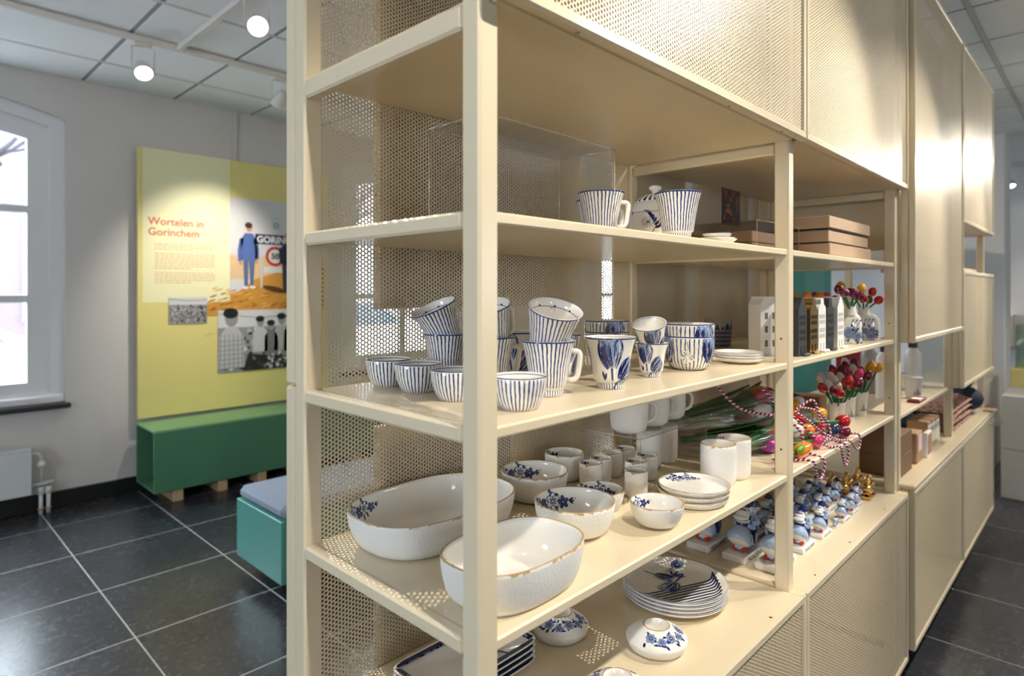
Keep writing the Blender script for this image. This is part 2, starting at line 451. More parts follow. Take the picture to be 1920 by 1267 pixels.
# ---- flat prints: coloured polygons laid on a surface by a mapping (a,b,layer)->xyz
class Print:
    def __init__(s): s.L = []
    def poly(s, pts, col, layer=1, rings=1): s.L.append((pts, col, layer, rings)); return s
    def ell(s, cx, cy, a, b, rot, col, layer=1, n=14, rings=1, wob=0):
        pts = []
        for i in range(n):
            t = 2 * PI * i / n; k = 1 + wob * math.sin(5 * t + cx * 90)
            x, y = a * k * math.cos(t), b * k * math.sin(t)
            pts.append((cx + x * math.cos(rot) - y * math.sin(rot), cy + x * math.sin(rot) + y * math.cos(rot)))
        return s.poly(pts, col, layer, rings)
    def leaf(s, cx, cy, ln, wd, rot, col, layer=1, n=7, rings=1):
        """pointed leaf starting at (cx,cy) in direction rot"""
        up = [(ln * i / n, wd / 2 * math.sin(PI * i / n) ** .8) for i in range(n + 1)]
        pts = up + [(x, -y) for x, y in up[-2:0:-1]]
        return s.poly([(cx + x * math.cos(rot) - y * math.sin(rot), cy + x * math.sin(rot) + y * math.cos(rot)) for x, y in pts], col, layer, rings)
    def stroke(s, pts, w, col, layer=1):
        for k in range(len(pts) - 1):
            (x0, y0), (x1, y1) = pts[k], pts[k + 1]; dx, dy = x1 - x0, y1 - y0; l = math.hypot(dx, dy) or 1
            w0 = w[k] if isinstance(w, list) else w; w1 = w[k + 1] if isinstance(w, list) else w
            nx, ny = -dy / l / 2, dx / l / 2
            s.poly([(x0 + nx * w0, y0 + ny * w0), (x0 - nx * w0, y0 - ny * w0), (x1 - nx * w1, y1 - ny * w1), (x1 + nx * w1, y1 + ny * w1)], col, layer, 0)
        return s
    def rect(s, x0, x1, y0, y1, col, layer=1): return s.poly([(x0, y0), (x1, y0), (x1, y1), (x0, y1)], col, layer, 0)
    def flower(s, cx, cy, r, layer=1, n=6, a0=0.0, lite=LBLUE):
        for i in range(n):
            t = a0 + 2 * PI * i / n
            s.ell(cx + .6 * r * math.cos(t), cy + .6 * r * math.sin(t), .46 * r, .36 * r, t, NAVY, layer)
            s.ell(cx + .62 * r * math.cos(t), cy + .62 * r * math.sin(t), .36 * r, .27 * r, t, lite, layer + 1)
            s.ell(cx + .45 * r * math.cos(t), cy + .45 * r * math.sin(t), .16 * r, .1 * r, t, BLUE, layer + 2)
        s.ell(cx, cy, .26 * r, .26 * r, 0, NAVY, layer + 3); s.ell(cx, cy, .12 * r, .12 * r, 0, CREAMW, layer + 4)
        return s
    def spray(s, cx, cy, r, rnd, layer=1):
        """delft bouquet: two or three flowers, dark leaves, a curl"""
        for a in range(7): s.ell(cx + r * .75 * math.cos(a * .9), cy + r * .75 * math.sin(a * .9), r * .42, r * .3, a * .9 + .8, rnd.choice((NAVY, NAVY, BLUE)), 0)
        s.flower(cx, cy, r, layer, 6, rnd.random(), S(222, 228, 240))
        s.flower(cx + r * 1.45, cy + r * .25, r * .75, layer, 5, rnd.random(), BLUE)
        for a, d, l in ((2.6, 1.0, .9), (3.4, 1.1, 1.0), (4.4, .95, .9), (1.8, 1.0, .8), (1.2, .95, .7)):
            s.leaf(cx + d * r * math.cos(a), cy + d * r * math.sin(a), l * r, .5 * l * r, a, NAVY, layer)
            s.leaf(cx + d * r * math.cos(a), cy + d * r * math.sin(a), l * r * .8, .2 * l * r, a, BLUE, layer + 1)
        for a in (-.5, .1, .6): s.leaf(cx + r * 2.2, cy + r * .1, r * .7, r * .25, a, NAVY, layer)
        s.stroke([(cx + r * 2.2 + r * .9 * i / 8, cy + r * .35 * math.sin(i * .5)) for i in range(9)], r * .07, BLUE, layer)
        return s
    def tulip(s, cx, cy, h, w, rot, rnd, layer=1, stem=0.0):
        R_ = lambda x, y: (cx + x * math.cos(rot) - y * math.sin(rot), cy + x * math.sin(rot) + y * math.cos(rot))
        if stem: s.stroke([R_(0, -stem * i / 5) if i else R_(0, .02 * h) for i in range(6)], w * .09, BLUE, layer)
        def g(t): return math.sin(PI * (.10 + .72 * t)) ** .75
        pts = [R_(-w / 2 * g(i / 10), h * i / 10) for i in range(11)]
        top = [(-.30, .90), (-.16, 1.03), (-.02, .93), (.14, 1.04), (.30, .90)]
        pts += [R_(x * w, y * h) for x, y in top] + [R_(w / 2 * g(i / 10), h * i / 10) for i in range(10, -1, -1)]
        s.poly(pts, LBLUE, layer, 3)
        s.poly([R_(-w / 2 * g(i / 8) * .98, h * i / 8) for i in range(8)] + [R_(-w * .12 * (1 - i / 8), h * .85 * (1 - i / 8)) for i in range(8)], BLUE, layer + 1, 2)
        for i in range(64):
            q = rnd.random() * 2 - 1; t0 = .02 + .5 * rnd.random() ** 2; t1 = min(.98, t0 + .25 + .5 * rnd.random())
            dark = rnd.random() < .62 - .28 * q
            c = rnd.choice((NAVY, NAVY, BLUE)) if dark else rnd.choice((CREAMW, CREAMW, LBLUE, S(104, 124, 182)))
            s.stroke([R_(q * w / 2 * g(t0 + (t1 - t0) * k / 4) * (.9 + .1 * k / 4), h * (t0 + (t1 - t0) * k / 4)) for k in range(5)], [w * .008, w * .028, w * .034, w * .022, w * .004], c, layer + 2 + i % 3)
        for x0, x1 in ((-.16, -.30), (.14, .33)):
            s.stroke([R_(x1 * w * math.sin(PI * t * .8) + x0 * w * t, h * (.12 + .9 * t)) for t in (0, .2, .4, .6, .8, 1)], w * .02, NAVY, layer + 6)
        return s
    def mesh(s, name, fn, mat, step=.00012, base=.0003):
        mb = MB()
        for pts, col, ly, rings in s.L:
            off = base + step * ly
            if rings == 0: mb.add([fn(p[0], p[1], off) for p in pts], [tuple(range(len(pts)))], 0, None, col, True); continue
            cx = sum(p[0] for p in pts) / len(pts); cy = sum(p[1] for p in pts) / len(pts); n = len(pts)
            vs = [fn(cx, cy, off)]
            for r in range(1, rings + 1):
                k = r / rings; vs += [fn(cx + (p[0] - cx) * k, cy + (p[1] - cy) * k, off) for p in pts]
            fs = [(0, 1 + i, 1 + (i + 1) % n) for i in range(n)]
            for r in range(1, rings):
                o = 1 + (r - 1) * n; fs += [(o + i, o + n + i, o + n + (i + 1) % n, o + (i + 1) % n) for i in range(n)]
            mb.add(vs, fs, 0, None, col, True)
        return mb.mesh(name, mat)

def on_lathe(prof, th0, v_rim=1.0, inside=False, shape=None):
    """map (a along the circumference, b along the profile measured from the rim: +down) to a point on the lathe"""
    k = min(range(len(prof)), key=lambda i: abs(prof[i][2] - v_rim))
    seq = prof[k:] if inside else prof[k::-1]
    Ls = [0]
    for i in range(1, len(seq)): Ls.append(Ls[-1] + math.hypot(seq[i][0] - seq[i - 1][0], seq[i][1] - seq[i - 1][1]))
    Rr = seq[0][0]
    def fn(a, b, off):
        b = max(0, min(b, Ls[-1] - 1e-5)); i = 0
        while i < len(Ls) - 2 and Ls[i + 1] < b: i += 1
        t = (b - Ls[i]) / max(1e-9, Ls[i + 1] - Ls[i])
        r = seq[i][0] + (seq[i + 1][0] - seq[i][0]) * t; z = seq[i][1] + (seq[i + 1][1] - seq[i][1]) * t
        dr, dz = seq[i + 1][0] - seq[i][0], seq[i + 1][1] - seq[i][1]; l = math.hypot(dr, dz) or 1
        nr, nz = (dz / l, -dr / l)      # candidate normal
        if inside:
            if nr > 0 or (abs(nr) < 1e-6 and nz < 0): nr, nz = -nr, -nz
        else:
            if nr < 0: nr, nz = -nr, -nz
        th = th0 + a / Rr; r += nr * off; z += nz * off
        kx, ky = shape(th) if shape else (math.cos(th), math.sin(th))
        return (r * kx, r * ky, z)
    return fn

# ================================================================== THE ROOM
FX0, FX1, FY0, FY1, CEIL = -3.6, 9.6, -4.2, WALL_Y, 3.0
mb = MB().box(FX0, FX1, FY0, FY1, -.05, -.0012)
floor = struct(mb.build('floor', grout), 'dark slate tiled floor with pale grout joints')
T = .6
tile_me = MB().box(0.0032, T - 0.0032, .0048, T - .0048, -.0012, 0, .0006).mesh('floor_tile', slate)
TX, TY = .80, 3.647 - .6 * 5
def seen_floor(x, y):
    if y > 1.0 and x < 5.0 and x > -.5 and y > x * .6: return True
    return (x > 1.0 and -1.4 < y < 1.4 and y < .8 + x * .1)
for i in range(-3, 15):
    for j in range(-4, 9):
        x, y = TX + i * T, TY + j * T
        if x < FX0 or x + T > FX1 + .5 or y < FY0: continue
        if seen_floor(x + .3, y + .3):
            if y + T <= FY1: obj('floor_tile', tile_me, floor, (x, y, 0))
            elif y < FY1: obj('floor_tile', MB().box(0.0032, T - 0.0032, 0.0032, FY1 - y, -.0012, 0, .0006).mesh('floor_tile', slate), floor, (x, y, 0))
big = MB()
for i in range(-8, 16):
    for j in range(-9, 10):
        x, y = TX + i * T, TY + j * T
        if x < FX0 - .3 or x + T > FX1 + .3 or y < FY0 - .3 or y + T > FY1 or seen_floor(x + .3, y + .3): continue
        big.box(x + 0.0032, x + T - 0.0032, y + 0.0032, y + T - 0.0032, -.0012, 0, 0)
o = big.build('floor_tiles_out_of_sight', slate, floor); o['kind'] = 'stuff'

# ceiling: fibre tiles on a grid
ceiling = struct(MB().box(FX0, FX1, FY0, FY1, CEIL + .02, CEIL + .06).build('ceiling', ceil_tile), 'suspended ceiling of pale mineral fibre tiles')
ct_me = MB().box(.012, T - .012, .012, T - .012, 0, .02, .003).mesh('ceiling_tile', ceil_tile)
CX, CY = 1.053 - .6 * 8, 4.75 - .6 * 15
rest = MB()
for i in range(0, 23):
    for j in range(0, 16):
        x, y = CX + i * T, CY + j * T
        if x < FX0 - .6 or x > FX1 or y < FY0 - .6: continue
        seen = (y > 1.5 and x < y * .62 + .3 and x > -.9) or (x > 2.5 and y < x * .14 + .2 and y > -1.2)
        yy1 = min(T - .012, FY1 - y)
        if seen and yy1 > T - .013: obj('ceiling_tile', ct_me, ceiling, (x, y, CEIL))
        elif seen and yy1 > .05: obj('ceiling_tile', MB().box(.012, T - .012, .012, yy1, 0, .02, .003).mesh('ceiling_tile', ceil_tile), ceiling, (x, y, CEIL))
        elif yy1 > .05: rest.box(x + .012, x + T - .012, y + .012, y + yy1, CEIL, CEIL + .02)
o = rest.build('ceiling_tiles_out_of_sight', ceil_tile, ceiling); o['kind'] = 'stuff'
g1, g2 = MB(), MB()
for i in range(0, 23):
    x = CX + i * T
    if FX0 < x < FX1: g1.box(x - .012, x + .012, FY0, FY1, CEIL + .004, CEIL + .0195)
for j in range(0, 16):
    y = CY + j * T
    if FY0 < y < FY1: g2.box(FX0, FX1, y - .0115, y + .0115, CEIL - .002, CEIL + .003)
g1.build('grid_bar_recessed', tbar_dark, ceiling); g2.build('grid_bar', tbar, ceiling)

# window wall (arched openings)
def arch_z(x, xc, top=2.823, R_=2.3): return top - (x - xc) ** 2 / (2 * R_)
WT = .32; SILL = .72
mb = MB(); last = FX0
for a, b in WINS:
    mb.box(last, a, WALL_Y, WALL_Y + WT, 0, CEIL + .06); mb.box(a, b, WALL_Y, WALL_Y + WT, 0, SILL); last = b
    xc = (a + b) / 2; N = 24
    for k in range(N):
        xa, xb = a + (b - a) * k / N, a + (b - a) * (k + 1) / N
        za, zb = arch_z(xa, xc), arch_z(xb, xc)
        vs = [(xa, WALL_Y, za), (xb, WALL_Y, zb), (xb, WALL_Y, CEIL + .06), (xa, WALL_Y, CEIL + .06),
              (xa, WALL_Y + WT, za), (xb, WALL_Y + WT, zb), (xb, WALL_Y + WT, CEIL + .06), (xa, WALL_Y + WT, CEIL + .06)]
        mb.add(vs, [(0, 1, 2, 3), (5, 4, 7, 6), (4, 5, 1, 0)])
mb.box(last, FX1, WALL_Y, WALL_Y + WT, 0, CEIL + .06)
struct(mb.build('wall_left', wall_paint), 'warm grey plaster wall with arched windows')

def window(n, a, b):
    xc = (a + b) / 2
    root = bpy.data.objects.new('window_%d' % n, None); COL.objects.link(root); root.location = (0, 0, 0); struct(root, ['white arched window beside the yellow board', 'arched window behind the shelving', 'far arched window behind the shelving'][n - 1])
    y0, y1 = WALL_Y + .035, WALL_Y + .12
    def arch_frame(ix, zlo, drop, ya, yb, top_drop):
        """frame ring from the opening outline inward by ix"""
        m = MB(); N = 24; out = []; inn = []
        out.append((a, SILL)); inn.append((a + ix, zlo))
        for k in range(N + 1):
            x = a + (b - a) * k / N; out.append((x, arch_z(x, xc)))
            xi = a + ix + (b - a - 2 * ix) * k / N; inn.append((xi, arch_z(xi, xc) - top_drop))
        out.append((b, SILL)); inn.append((b - ix, zlo))
        n_ = len(out); vs = [(p[0], ya, p[1]) for p in out] + [(p[0], ya, p[1]) for p in inn] + [(p[0], yb, p[1]) for p in inn] + [(p[0], yb, p[1]) for p in out]
        fs = []
        for i in range(n_):
            j = (i + 1) % n_
            fs += [(i, n_ + i, n_ + j, j)[::-1], (n_ + i, 2 * n_ + i, 2 * n_ + j, n_ + j)[::-1], (2 * n_ + i, 3 * n_ + i, 3 * n_ + j, 2 * n_ + j)[::-1]]
        m.add(vs, fs); return m
    arch_frame(.085, SILL + .08, 0, y0, y1 + .06, .085).build('outer_frame', frame_white, root)
    arch_frame(.205, SILL + .155, 0, y0 + .022, y1, .215).build('sash_frame', frame_white, root)
    gl = SILL + .155
    for z in (1.449, 2.063): MB().box(a + .2, b - .2, y0 + .03, y1 - .01, z - .03, z + .03, .008).build('glazing_bar', frame_white, root)
    MB().box(xc - .045, xc + .045, y0 + .024, y1 - .005, gl - .01, 2.6, .01).build('centre_post', frame_white, root)
    for xa, xb in ((a + .2, xc - .04), (xc + .04, b - .2)):
        for za, zb in ((gl - .005, 1.42), (1.48, 2.035), (2.09, 2.60)):
            MB().box(xa, xb, y0 + .05, y0 + .056, za, zb).build('pane', pane_glass, root)
    MB().box(a - .025, b + .025, WALL_Y - .055, WALL_Y + .04, SILL - .03, SILL + .004, .006).build('sill', sill_stone, root, label='dark stone sill')
    MB().box(a, b, WALL_Y + .005, y0 + .03, SILL + .004, SILL + .06, .01).build('sill_rail', frame_white, root)
for n, (a, b) in enumerate(WINS): window(n + 1, a, b)
mb = MB().box(FX0, 1.36, WALL_Y - .016, WALL_Y - .0005, 0, .115, .004).box(1.36, FX1, WALL_Y - .016, WALL_Y - .0005, 0, .115, .004)
struct(mb.build('baseboard_left', skirt), 'black skirting board under the windows')

# wall behind the camera, with plain windows; far walls
mb = MB(); xs = FX0
for xx in FWINS:
    mb.box(xs, xx - .42, FY0 - .2, FY0, 0, CEIL + .06).box(xx - .42, xx + .42, FY0 - .2, FY0, 0, 1.3).box(xx - .42, xx + .42, FY0 - .2, FY0, 2.25, CEIL + .06); xs = xx + .42
    for z in (1.62, 1.94): mb.box(xx - .42, xx + .42, FY0 - .12, FY0 - .06, z - .03, z + .03)
    mb.box(xx - .04, xx + .04, FY0 - .12, FY0 - .06, 1.3, 2.25)
mb.box(xs, FX1, FY0 - .2, FY0, 0, CEIL + .06)
struct(mb.build('wall_front', wall_white))
mb = MB(); ys = FY0
for yy in BWINS:
    mb.box(FX0 - .2, FX0, ys, yy - .5, 0, CEIL + .06).box(FX0 - .2, FX0, yy - .5, yy + .5, 0, 1.0).box(FX0 - .2, FX0, yy - .5, yy + .5, 2.5, CEIL + .06); ys = yy + .5
    for z in (1.5, 2.0): mb.box(FX0 - .12, FX0 - .06, yy - .5, yy + .5, z - .03, z + .03)
    mb.box(FX0 - .12, FX0 - .06, yy - .04, yy + .04, 1.0, 2.5)
mb.box(FX0 - .2, FX0, ys, FY1, 0, CEIL + .06)
struct(mb.build('wall_behind', wall_white))
struct(MB().box(FX1, FX1 + .2, FY0, FY1, 0, CEIL + .06).build('wall_right', wall_white), 'pale far wall at the end of the aisle')
struct(MB().box(7.5, 7.95, .74, 1.5, 0, CEIL + .01, .01).build('wall_pier', wall_white), 'white wall pier beyond the far cabinets')
struct(MB().box(9.5, 9.6, -.6, .35, 0, 2.4, .005).box(9.47, 9.6, -.7, -.6, 0, 2.5).box(9.47, 9.6, .35, .45, 0, 2.5).build('door_1', frame_white), 'pale door in the far wall')

# ------------------------------------------------------------------ outside
struct(MB().box(-14, 26, WALL_Y + WT, 30, -.3, -.05).build('ground', flat('street_paving', (160, 160, 164), .8)), 'pale street paving outside the window')
fac = thing('brick_house', 'pale pink brick house across the street with arched white windows', 'house', (0, 17, -.05))
brick = flat('pale_brick', (92, 80, 86), .8, var=.1, nscale=8)
MB().box(-9, 22, 0, 4, 0, 5.4).build('wall', brick, fac)
MB().box(-9.2, 22.2, -.2, 4, 5.4, 5.8).build('cornice', frame_white, fac)
for k in range(11):
    x = -7.4 + k * 2.6
    m = MB(); pr = [(x - .7, .9), (x + .7, .9)] + [(x + .7 * math.cos(t * PI / 8), 3.2 + .7 * math.sin(t * PI / 8)) for t in range(9)]
    n_ = len(pr); m.add([(p[0], -.08, p[1]) for p in pr] + [(p[0], .05, p[1]) for p in pr], [tuple(range(n_))] + [(i, (i + 1) % n_, n_ + (i + 1) % n_, n_ + i)[::-1] for i in range(n_)])
    w = m.build('window_frame', frame_white, fac)
    MB().box(x - .5, x - .04, -.11, -.07, 1.1, 3.2).box(x + .04, x + .5, -.11, -.07, 1.1, 3.2).build('pane', flat('dim_glass', (120, 128, 140), .1), w)
MB().box(-9, 22, -.15, .05, 0, .5).build('plinth', flat('grey_plinth', (170, 168, 170), .8), fac)

def car(x, y, rgb, label, rz=0):
    root = thing('car', label, 'car', (x, y, -.05), 'cars parked in the street', rz)
    bm_ = flat('car_paint_%d_%d_%d' % rgb, rgb, .15, coat=.6)
    prof = [(-2.1, .35), (-2.15, .75), (-1.95, .92), (-1.15, 1.0), (-.55, 1.42), (.75, 1.45), (1.45, 1.05), (2.05, .95), (2.15, .6), (2.1, .35)]
    m = MB(); n_ = len(prof)
    vs = [(p[0], -.82 + (.12 if p[1] > 1.2 else 0), p[1]) for p in prof] + [(p[0], .82 - (.12 if p[1] > 1.2 else 0), p[1]) for p in prof]
    m.add(vs, [tuple(range(n_)), tuple(range(2 * n_ - 1, n_ - 1, -1))] + [(i, (i + 1) % n_, n_ + (i + 1) % n_, n_ + i)[::-1] for i in range(n_)])
    m.build('body', bm_, root)
    gl = flat('car_glass', (70, 84, 110), .05)
    for s_ in (-1, 1):
        m = MB(); q = [(-1.0, 1.03), (-.5, 1.37), (.7, 1.39), (1.25, 1.06)]
        m.add([(p[0], s_ * (.79 - (.08 if p[1] > 1.2 else 0)), p[1]) for p in q] + [(p[0], s_ * (.84 - (.1 if p[1] > 1.2 else 0)), p[1]) for p in q], [(0, 1, 2, 3), (4, 5, 6, 7), (0, 1, 5, 4), (1, 2, 6, 5), (2, 3, 7, 6), (3, 0, 4, 7)])
        m.build('side_window', gl, root)
        for wx in (-1.35, 1.35):
            M_ = Matrix.Translation((wx, s_ * .78, .32)) @ Matrix.Rotation(PI / 2, 4, 'X')
            w = MB().lathe([(0, -.1), (.25, -.1), (.32, -.07), (.32, .07), (.25, .1), (0, .1)], 20, M=M_, smooth=False).build('wheel', flat('tyre', (60, 62, 70), .7), root)
            MB().lathe([(0, -.115), (.18, -.11), (.18, .11), (0, .115)], 14, M=M_, smooth=False).build('hub', flat('alloy', (180, 182, 190), .3), w)
    return root
car(-.35, 8.6, (150, 152, 158), 'pale silver car parked outside the arched window', .03)
car(4.6, 8.8, (236, 238, 244), 'white car parked further along the street')
car(-1.2, 12.6, (206, 70, 96), 'red car parked on the far side of the street', PI)

def bare_tree(x, y, label):
    root = thing('bare_tree', label, 'tree', (x, y, -.05), 'bare street trees')
    m = MB(); rnd = random.Random(int(x * 10) + 50)
    def br(p, d, L, r, dep):
        pts = [p]; q = p
        for i in range(4):
            d = (d + Vector((rnd.gauss(0, .14), rnd.gauss(0, .14), rnd.gauss(.03, .08)))).normalized(); q = q + d * L / 4; pts.append(q)
        m.tube(pts, r, 6, rad=[r * (1 - .12 * i) for i in range(5)])
        if dep:
            for k in range(3):
                dd = (d + Vector((rnd.gauss(0, .6), rnd.gauss(0, .6), rnd.gauss(.1, .35)))).normalized()
                br(pts[rnd.choice((2, 3, 4))], dd, L * .68, r * .5, dep - 1)
    m.tube([(0, 0, 0), (.03, 0, 1.2), (0, .05, 2.2)], .13, 8, rad=[.16, .13, .11]).build('trunk', flat('bark', (40, 38, 42), .9), root)
    m = MB()
    for k in range(5): br(Vector((0, .05, 2.1)), Vector((math.cos(k * 1.26), math.sin(k * 1.26), 1.1)).normalized(), 1.7, .06, 3)
    m.build('branches', flat('bark', (40, 38, 42), .9), root)
bare_tree(.2, 11.2, 'bare winter tree outside the arched window')
bare_tree(6.4, 11.6, 'bare winter tree further along the street')

# ================================================================== TRACK LIGHTS
def rail(name, label, x0, x1, y0, y1):
    o = MB().box(x0, x1, y0, y1, CEIL - .036, CEIL - .003, .003).build('track_rail', rail_white)
    tag(o, label, 'light track')
rail('a', 'white lighting track running parallel to the window wall', -2, 7.2, 4.085, 4.12)
rail('b', 'white lighting track branching towards the shelving', 1.292, 1.327, .0, 4.085)
rail('c', 'white lighting track in front of the cream shelving', -1.0, 8.6, -.40, -.365)
rail('d', 'white lighting track crossing the far end of the aisle', 6.3, 6.335, -2.6, -.40)
spot_proto = {}
def spotlight(x, y, aim, label, power, cone=62, blend=.6, z=2.80, warm=WARM, lit=True, soft=.03):
    root = thing('track_spotlight', label, 'spotlight', (x, y, z), 'white track spotlights')
    d = (Vector(aim) - Vector((x, y, z))).normalized()
    q = d.to_track_quat('-Z', 'Y').to_matrix().to_4x4()
    MB().box(-.045, .045, -.016, .016, CEIL - .062 - z, CEIL - .037 - z, .004).build('track_adapter', rail_white, root)
    h = Vector((-d.y, d.x, 0)); h = h.normalized() if h.length > .01 else Vector((1, 0, 0))
    bracket = MB(); rr = .058
    for s_ in (-1, 1):
        bracket.tube([(0, 0, CEIL - .062 - z), tuple(h * s_ * rr + Vector((0, 0, CEIL - .07 - z))), tuple(h * s_ * rr)], .0045, 6)
    bracket.build('yoke', rail_white, root)
    hd = MB().lathe([(0, .075), (.022, .075), (.03, .06), (.046, .02), (.052, -.02), (.052, -.035), (.047, -.036), (.046, -.03)], 28, M=q).build('head', rail_white, root)
    if lit: MB().lathe([(0, -.0315), (.0455, -.0315)], 28, M=q, smooth=False).build('lens', lamp_glow, hd)
    else: MB().lathe([(0, -.0315), (.0455, -.0315)], 28, M=q, smooth=False).build('lens', flat('unlit_lens', (120, 122, 128), .1), hd)
    if power > 0:
        L = bpy.data.lights.new('spot_beam', 'SPOT'); L.energy = power; L.color = warm; L.spot_size = math.radians(cone); L.spot_blend = blend; L.shadow_soft_size = soft
        lo = bpy.data.objects.new('spot_beam', L); COL.objects.link(lo); lo.parent = root
        lo.location = d * .06; lo.rotation_euler = d.to_track_quat('-Z', 'Y').to_euler()
    return root
PW = 60 * SPOT_W
spotlight(1.115, 4.1, (1.0, 2.3, .8), 'lit track spotlight hanging from the track by the window wall', PW * .5, 90, 1.0)
spotlight(1.31, 3.0, (.85, .85, 1.2), 'lit track spotlight shining towards the shelving from the window side', PW * 3.4, 74, .8, soft=.008)
spotlight(1.95, 4.1, (1.85, 5.2, 1.6), 'track spotlight half hidden by the end post, turned to the yellow board', PW * 1.2, 58, .9)
spotlight(4.6, 4.1, (3.6, 1.2, 1.0), 'track spotlight behind the shelving aimed at its back', PW * 1.5, 70, .8, soft=.008)
for k, (x, ax, p) in enumerate(((.45, .95, 1.0), (2.45, 1.25, 1.3), (3.5, 2.2, 1.1), (4.7, 3.5, 1.25), (6.0, 4.7, 1.25))):
    spotlight(x, -.382, (ax, .80, .95), ['track spotlight above the near end of the aisle', 'second track spotlight along the aisle', 'third track spotlight along the aisle', 'fourth track spotlight along the aisle', 'fifth track spotlight along the aisle'][k], PW * p, 64, .6)
spotlight(7.6, -.382, (4.2, .55, 1.75), 'track spotlight at the far end turned back along the shelving', PW * 1.5, 62, .8)
rail('e', 'white lighting track crossing the ceiling before the far wall', 9.28, 9.315, -2.4, 1.3)
spotlight(9.3, .875, (8.6, .3, .8), 'lit track spotlight glowing at the far end of the aisle', PW * .8, 90, .9, 2.76)
spotlight(6.317, -1.4, (6.5, .1, .6), 'track spotlight over the white plinths', PW * .8, 70)  # lamp added to brighten the yellow podium
spotlight(6.6, 4.1, (7.0, 2.4, 1.2), 'track spotlight behind the far shelving', PW * 1.2, 100, .9)  # lamp added to lift the light behind the shelving
spotlight(5.2, 4.1, (6.4, 2.2, 1.3), 'track spotlight aimed at the teal panel', PW * 1.0, 90, .9)  # second lamp added to brighten the rear area
spotlight(-1.2, 4.1, (-1.2, 5.2, 1.2), 'track spotlight over the radiator wall', PW * .4, 80)

# wall conduit
tag(MB().box(2.10, 2.135, WALL_Y - .022, WALL_Y - .0005, 2.5, CEIL - .002, .004).build('cable_conduit', wall_paint), 'grey cable conduit running down the wall to the yellow board', 'conduit')

# ================================================================== SHELVING
X0, PWD = .5456, .036
YF, YB, YR, YD = .5866, 1.050, 1.0864, .552
Z1, Z2, Z3, ZD, ZT = 1.606, 1.320, 1.038, .745, 1.879
ZTOP = 2.75
PX = [X0, 1.604, 2.657]
def sheet(x0, x1, z0, z1, y, parent, name='perforated_sheet', th=.0015):
    """perforated sheet in the XZ plane, two skins a sheet thickness apart"""
    m = MB()
    for yy, flip in ((y, False), (y + th, True)):
        vs = [(x0, yy, z0), (x1, yy, z0), (x1, yy, z1), (x0, yy, z1)]
        uv = [(p[0], p[2]) for p in vs]
        fc = (0, 1, 2, 3); u4 = tuple(uv)
        if flip: fc = fc[::-1]; u4 = u4[::-1]
        m.add(vs, [fc], 0, [u4])
    return m.build(name, perf, parent)
def cassette(x0, x1, z0, z1, parent, y=YD, d=.022, b=.022, name='perforated_door'):
    m = MB(); q = .004
    m.box(x0, x1, y, y + d, z0, z0 + b, q).box(x0, x1, y, y + d, z1 - b, z1, q).box(x0, x0 + b, y, y + d, z0 + b * .7, z1 - b * .7, q).box(x1 - b, x1, y, y + d, z0 + b * .7, z1 - b * .7, q)
    dr = m.build(name, paint, parent)
    sheet(x0 + b * .9, x1 - b * .9, z0 + b * .9, z1 - b * .9, y + .005, dr)
    return dr

unit = thing('shelving_unit', 'cream perforated steel shelving unit with open bays of blue and white pottery', 'shelving', (0, 0, 0))
for k, x in enumerate(PX):
    MB().box(x, x + PWD, YF, YF + PWD, .113, ZTOP, .004).build('post', paint, unit)
    MB().box(x, x + PWD, YB, YB + PWD, .02, ZTOP, .004).build('post', paint, unit)
    MB().box(x, x + PWD, YR + .0005, YR + .038, 1.326, ZTOP, .005).build('rear_post', paint, unit)
    MB().box(x, x + PWD, YR + .0005, YR + .038, .02, 1.323, .005).build('rear_post', paint, unit)
bays = [(PX[0] + PWD, PX[1]), (PX[1] + PWD, PX[2])]
for a, b in bays:
    for z in (Z1, Z2, Z3):
        MB().box(a - (.016 if a < 1 else -.001), b - .001, YF + .002, YB + .012, z - .017, z, .003).build('shelf', paint, unit)
    MB().box(a - .001, b, YD + .002, YB + .012, ZD - .02, ZD, .003).build('deck', paint, unit)
    MB().box(a - (.016 if a < 1 else 0), b, YD + .023, YB + .012, ZT, ZT + .02, .003).build('top_shelf', paint, unit)
for x in PX: MB().box(x, x + PWD + (.018 if x > 2 else 0), YD + .002, YF - .0005, ZD - .02, ZD, .001).build('deck_infill', paint, unit)
# end beams at the open end, ledges at the middle and far frames
for z, h in ((ZT + .004, .034), (Z1 + .001, .024), (Z2 + .001, .024), (Z3 + .001, .024), (ZD + .001, .03)):
    MB().box(X0, X0 + .022, YF + PWD, YB, z - h, z, .004).build('end_beam', paint, unit)
for x in PX[1:]:
    for z in (ZT - .001, Z1 + .005, Z2 + .005, Z3 + .005, ZD + .006):
        MB().box(x + .006, x + PWD - .006, YF + PWD, YB, z - .028, z, .004).build('cross_beam', paint, unit)
# back sheets with a plain strip at their far side
for a, b in bays:
    sheet(a, b - .072, ZD, ZTOP - .02, 1.064, unit, 'back_sheet')
    MB().box(b - .074, b, 1.062, 1.067, ZD, ZTOP - .02, .001).build('back_strip', paint, unit)
# cladding on the far side of the unit
for xa, xb, za, zb in ((.735, 1.4225, 1.4625, ZTOP - .02), (.735, 1.058, .2, 1.217), (1.151, 1.4225, .2, 1.217), (1.645, 2.025, .2, ZTOP - .02), (2.121, 2.56, .2, ZTOP - .02)):
    MB().box(xa, xb, YR + .012, YR + .036, za, zb, .004).build('rear_panel', rear_shaded, unit)
MB().box(X0, 2.69, YB + .004, YR - .004, ZTOP - .02, ZTOP, .003).build('top_beam', paint, unit)
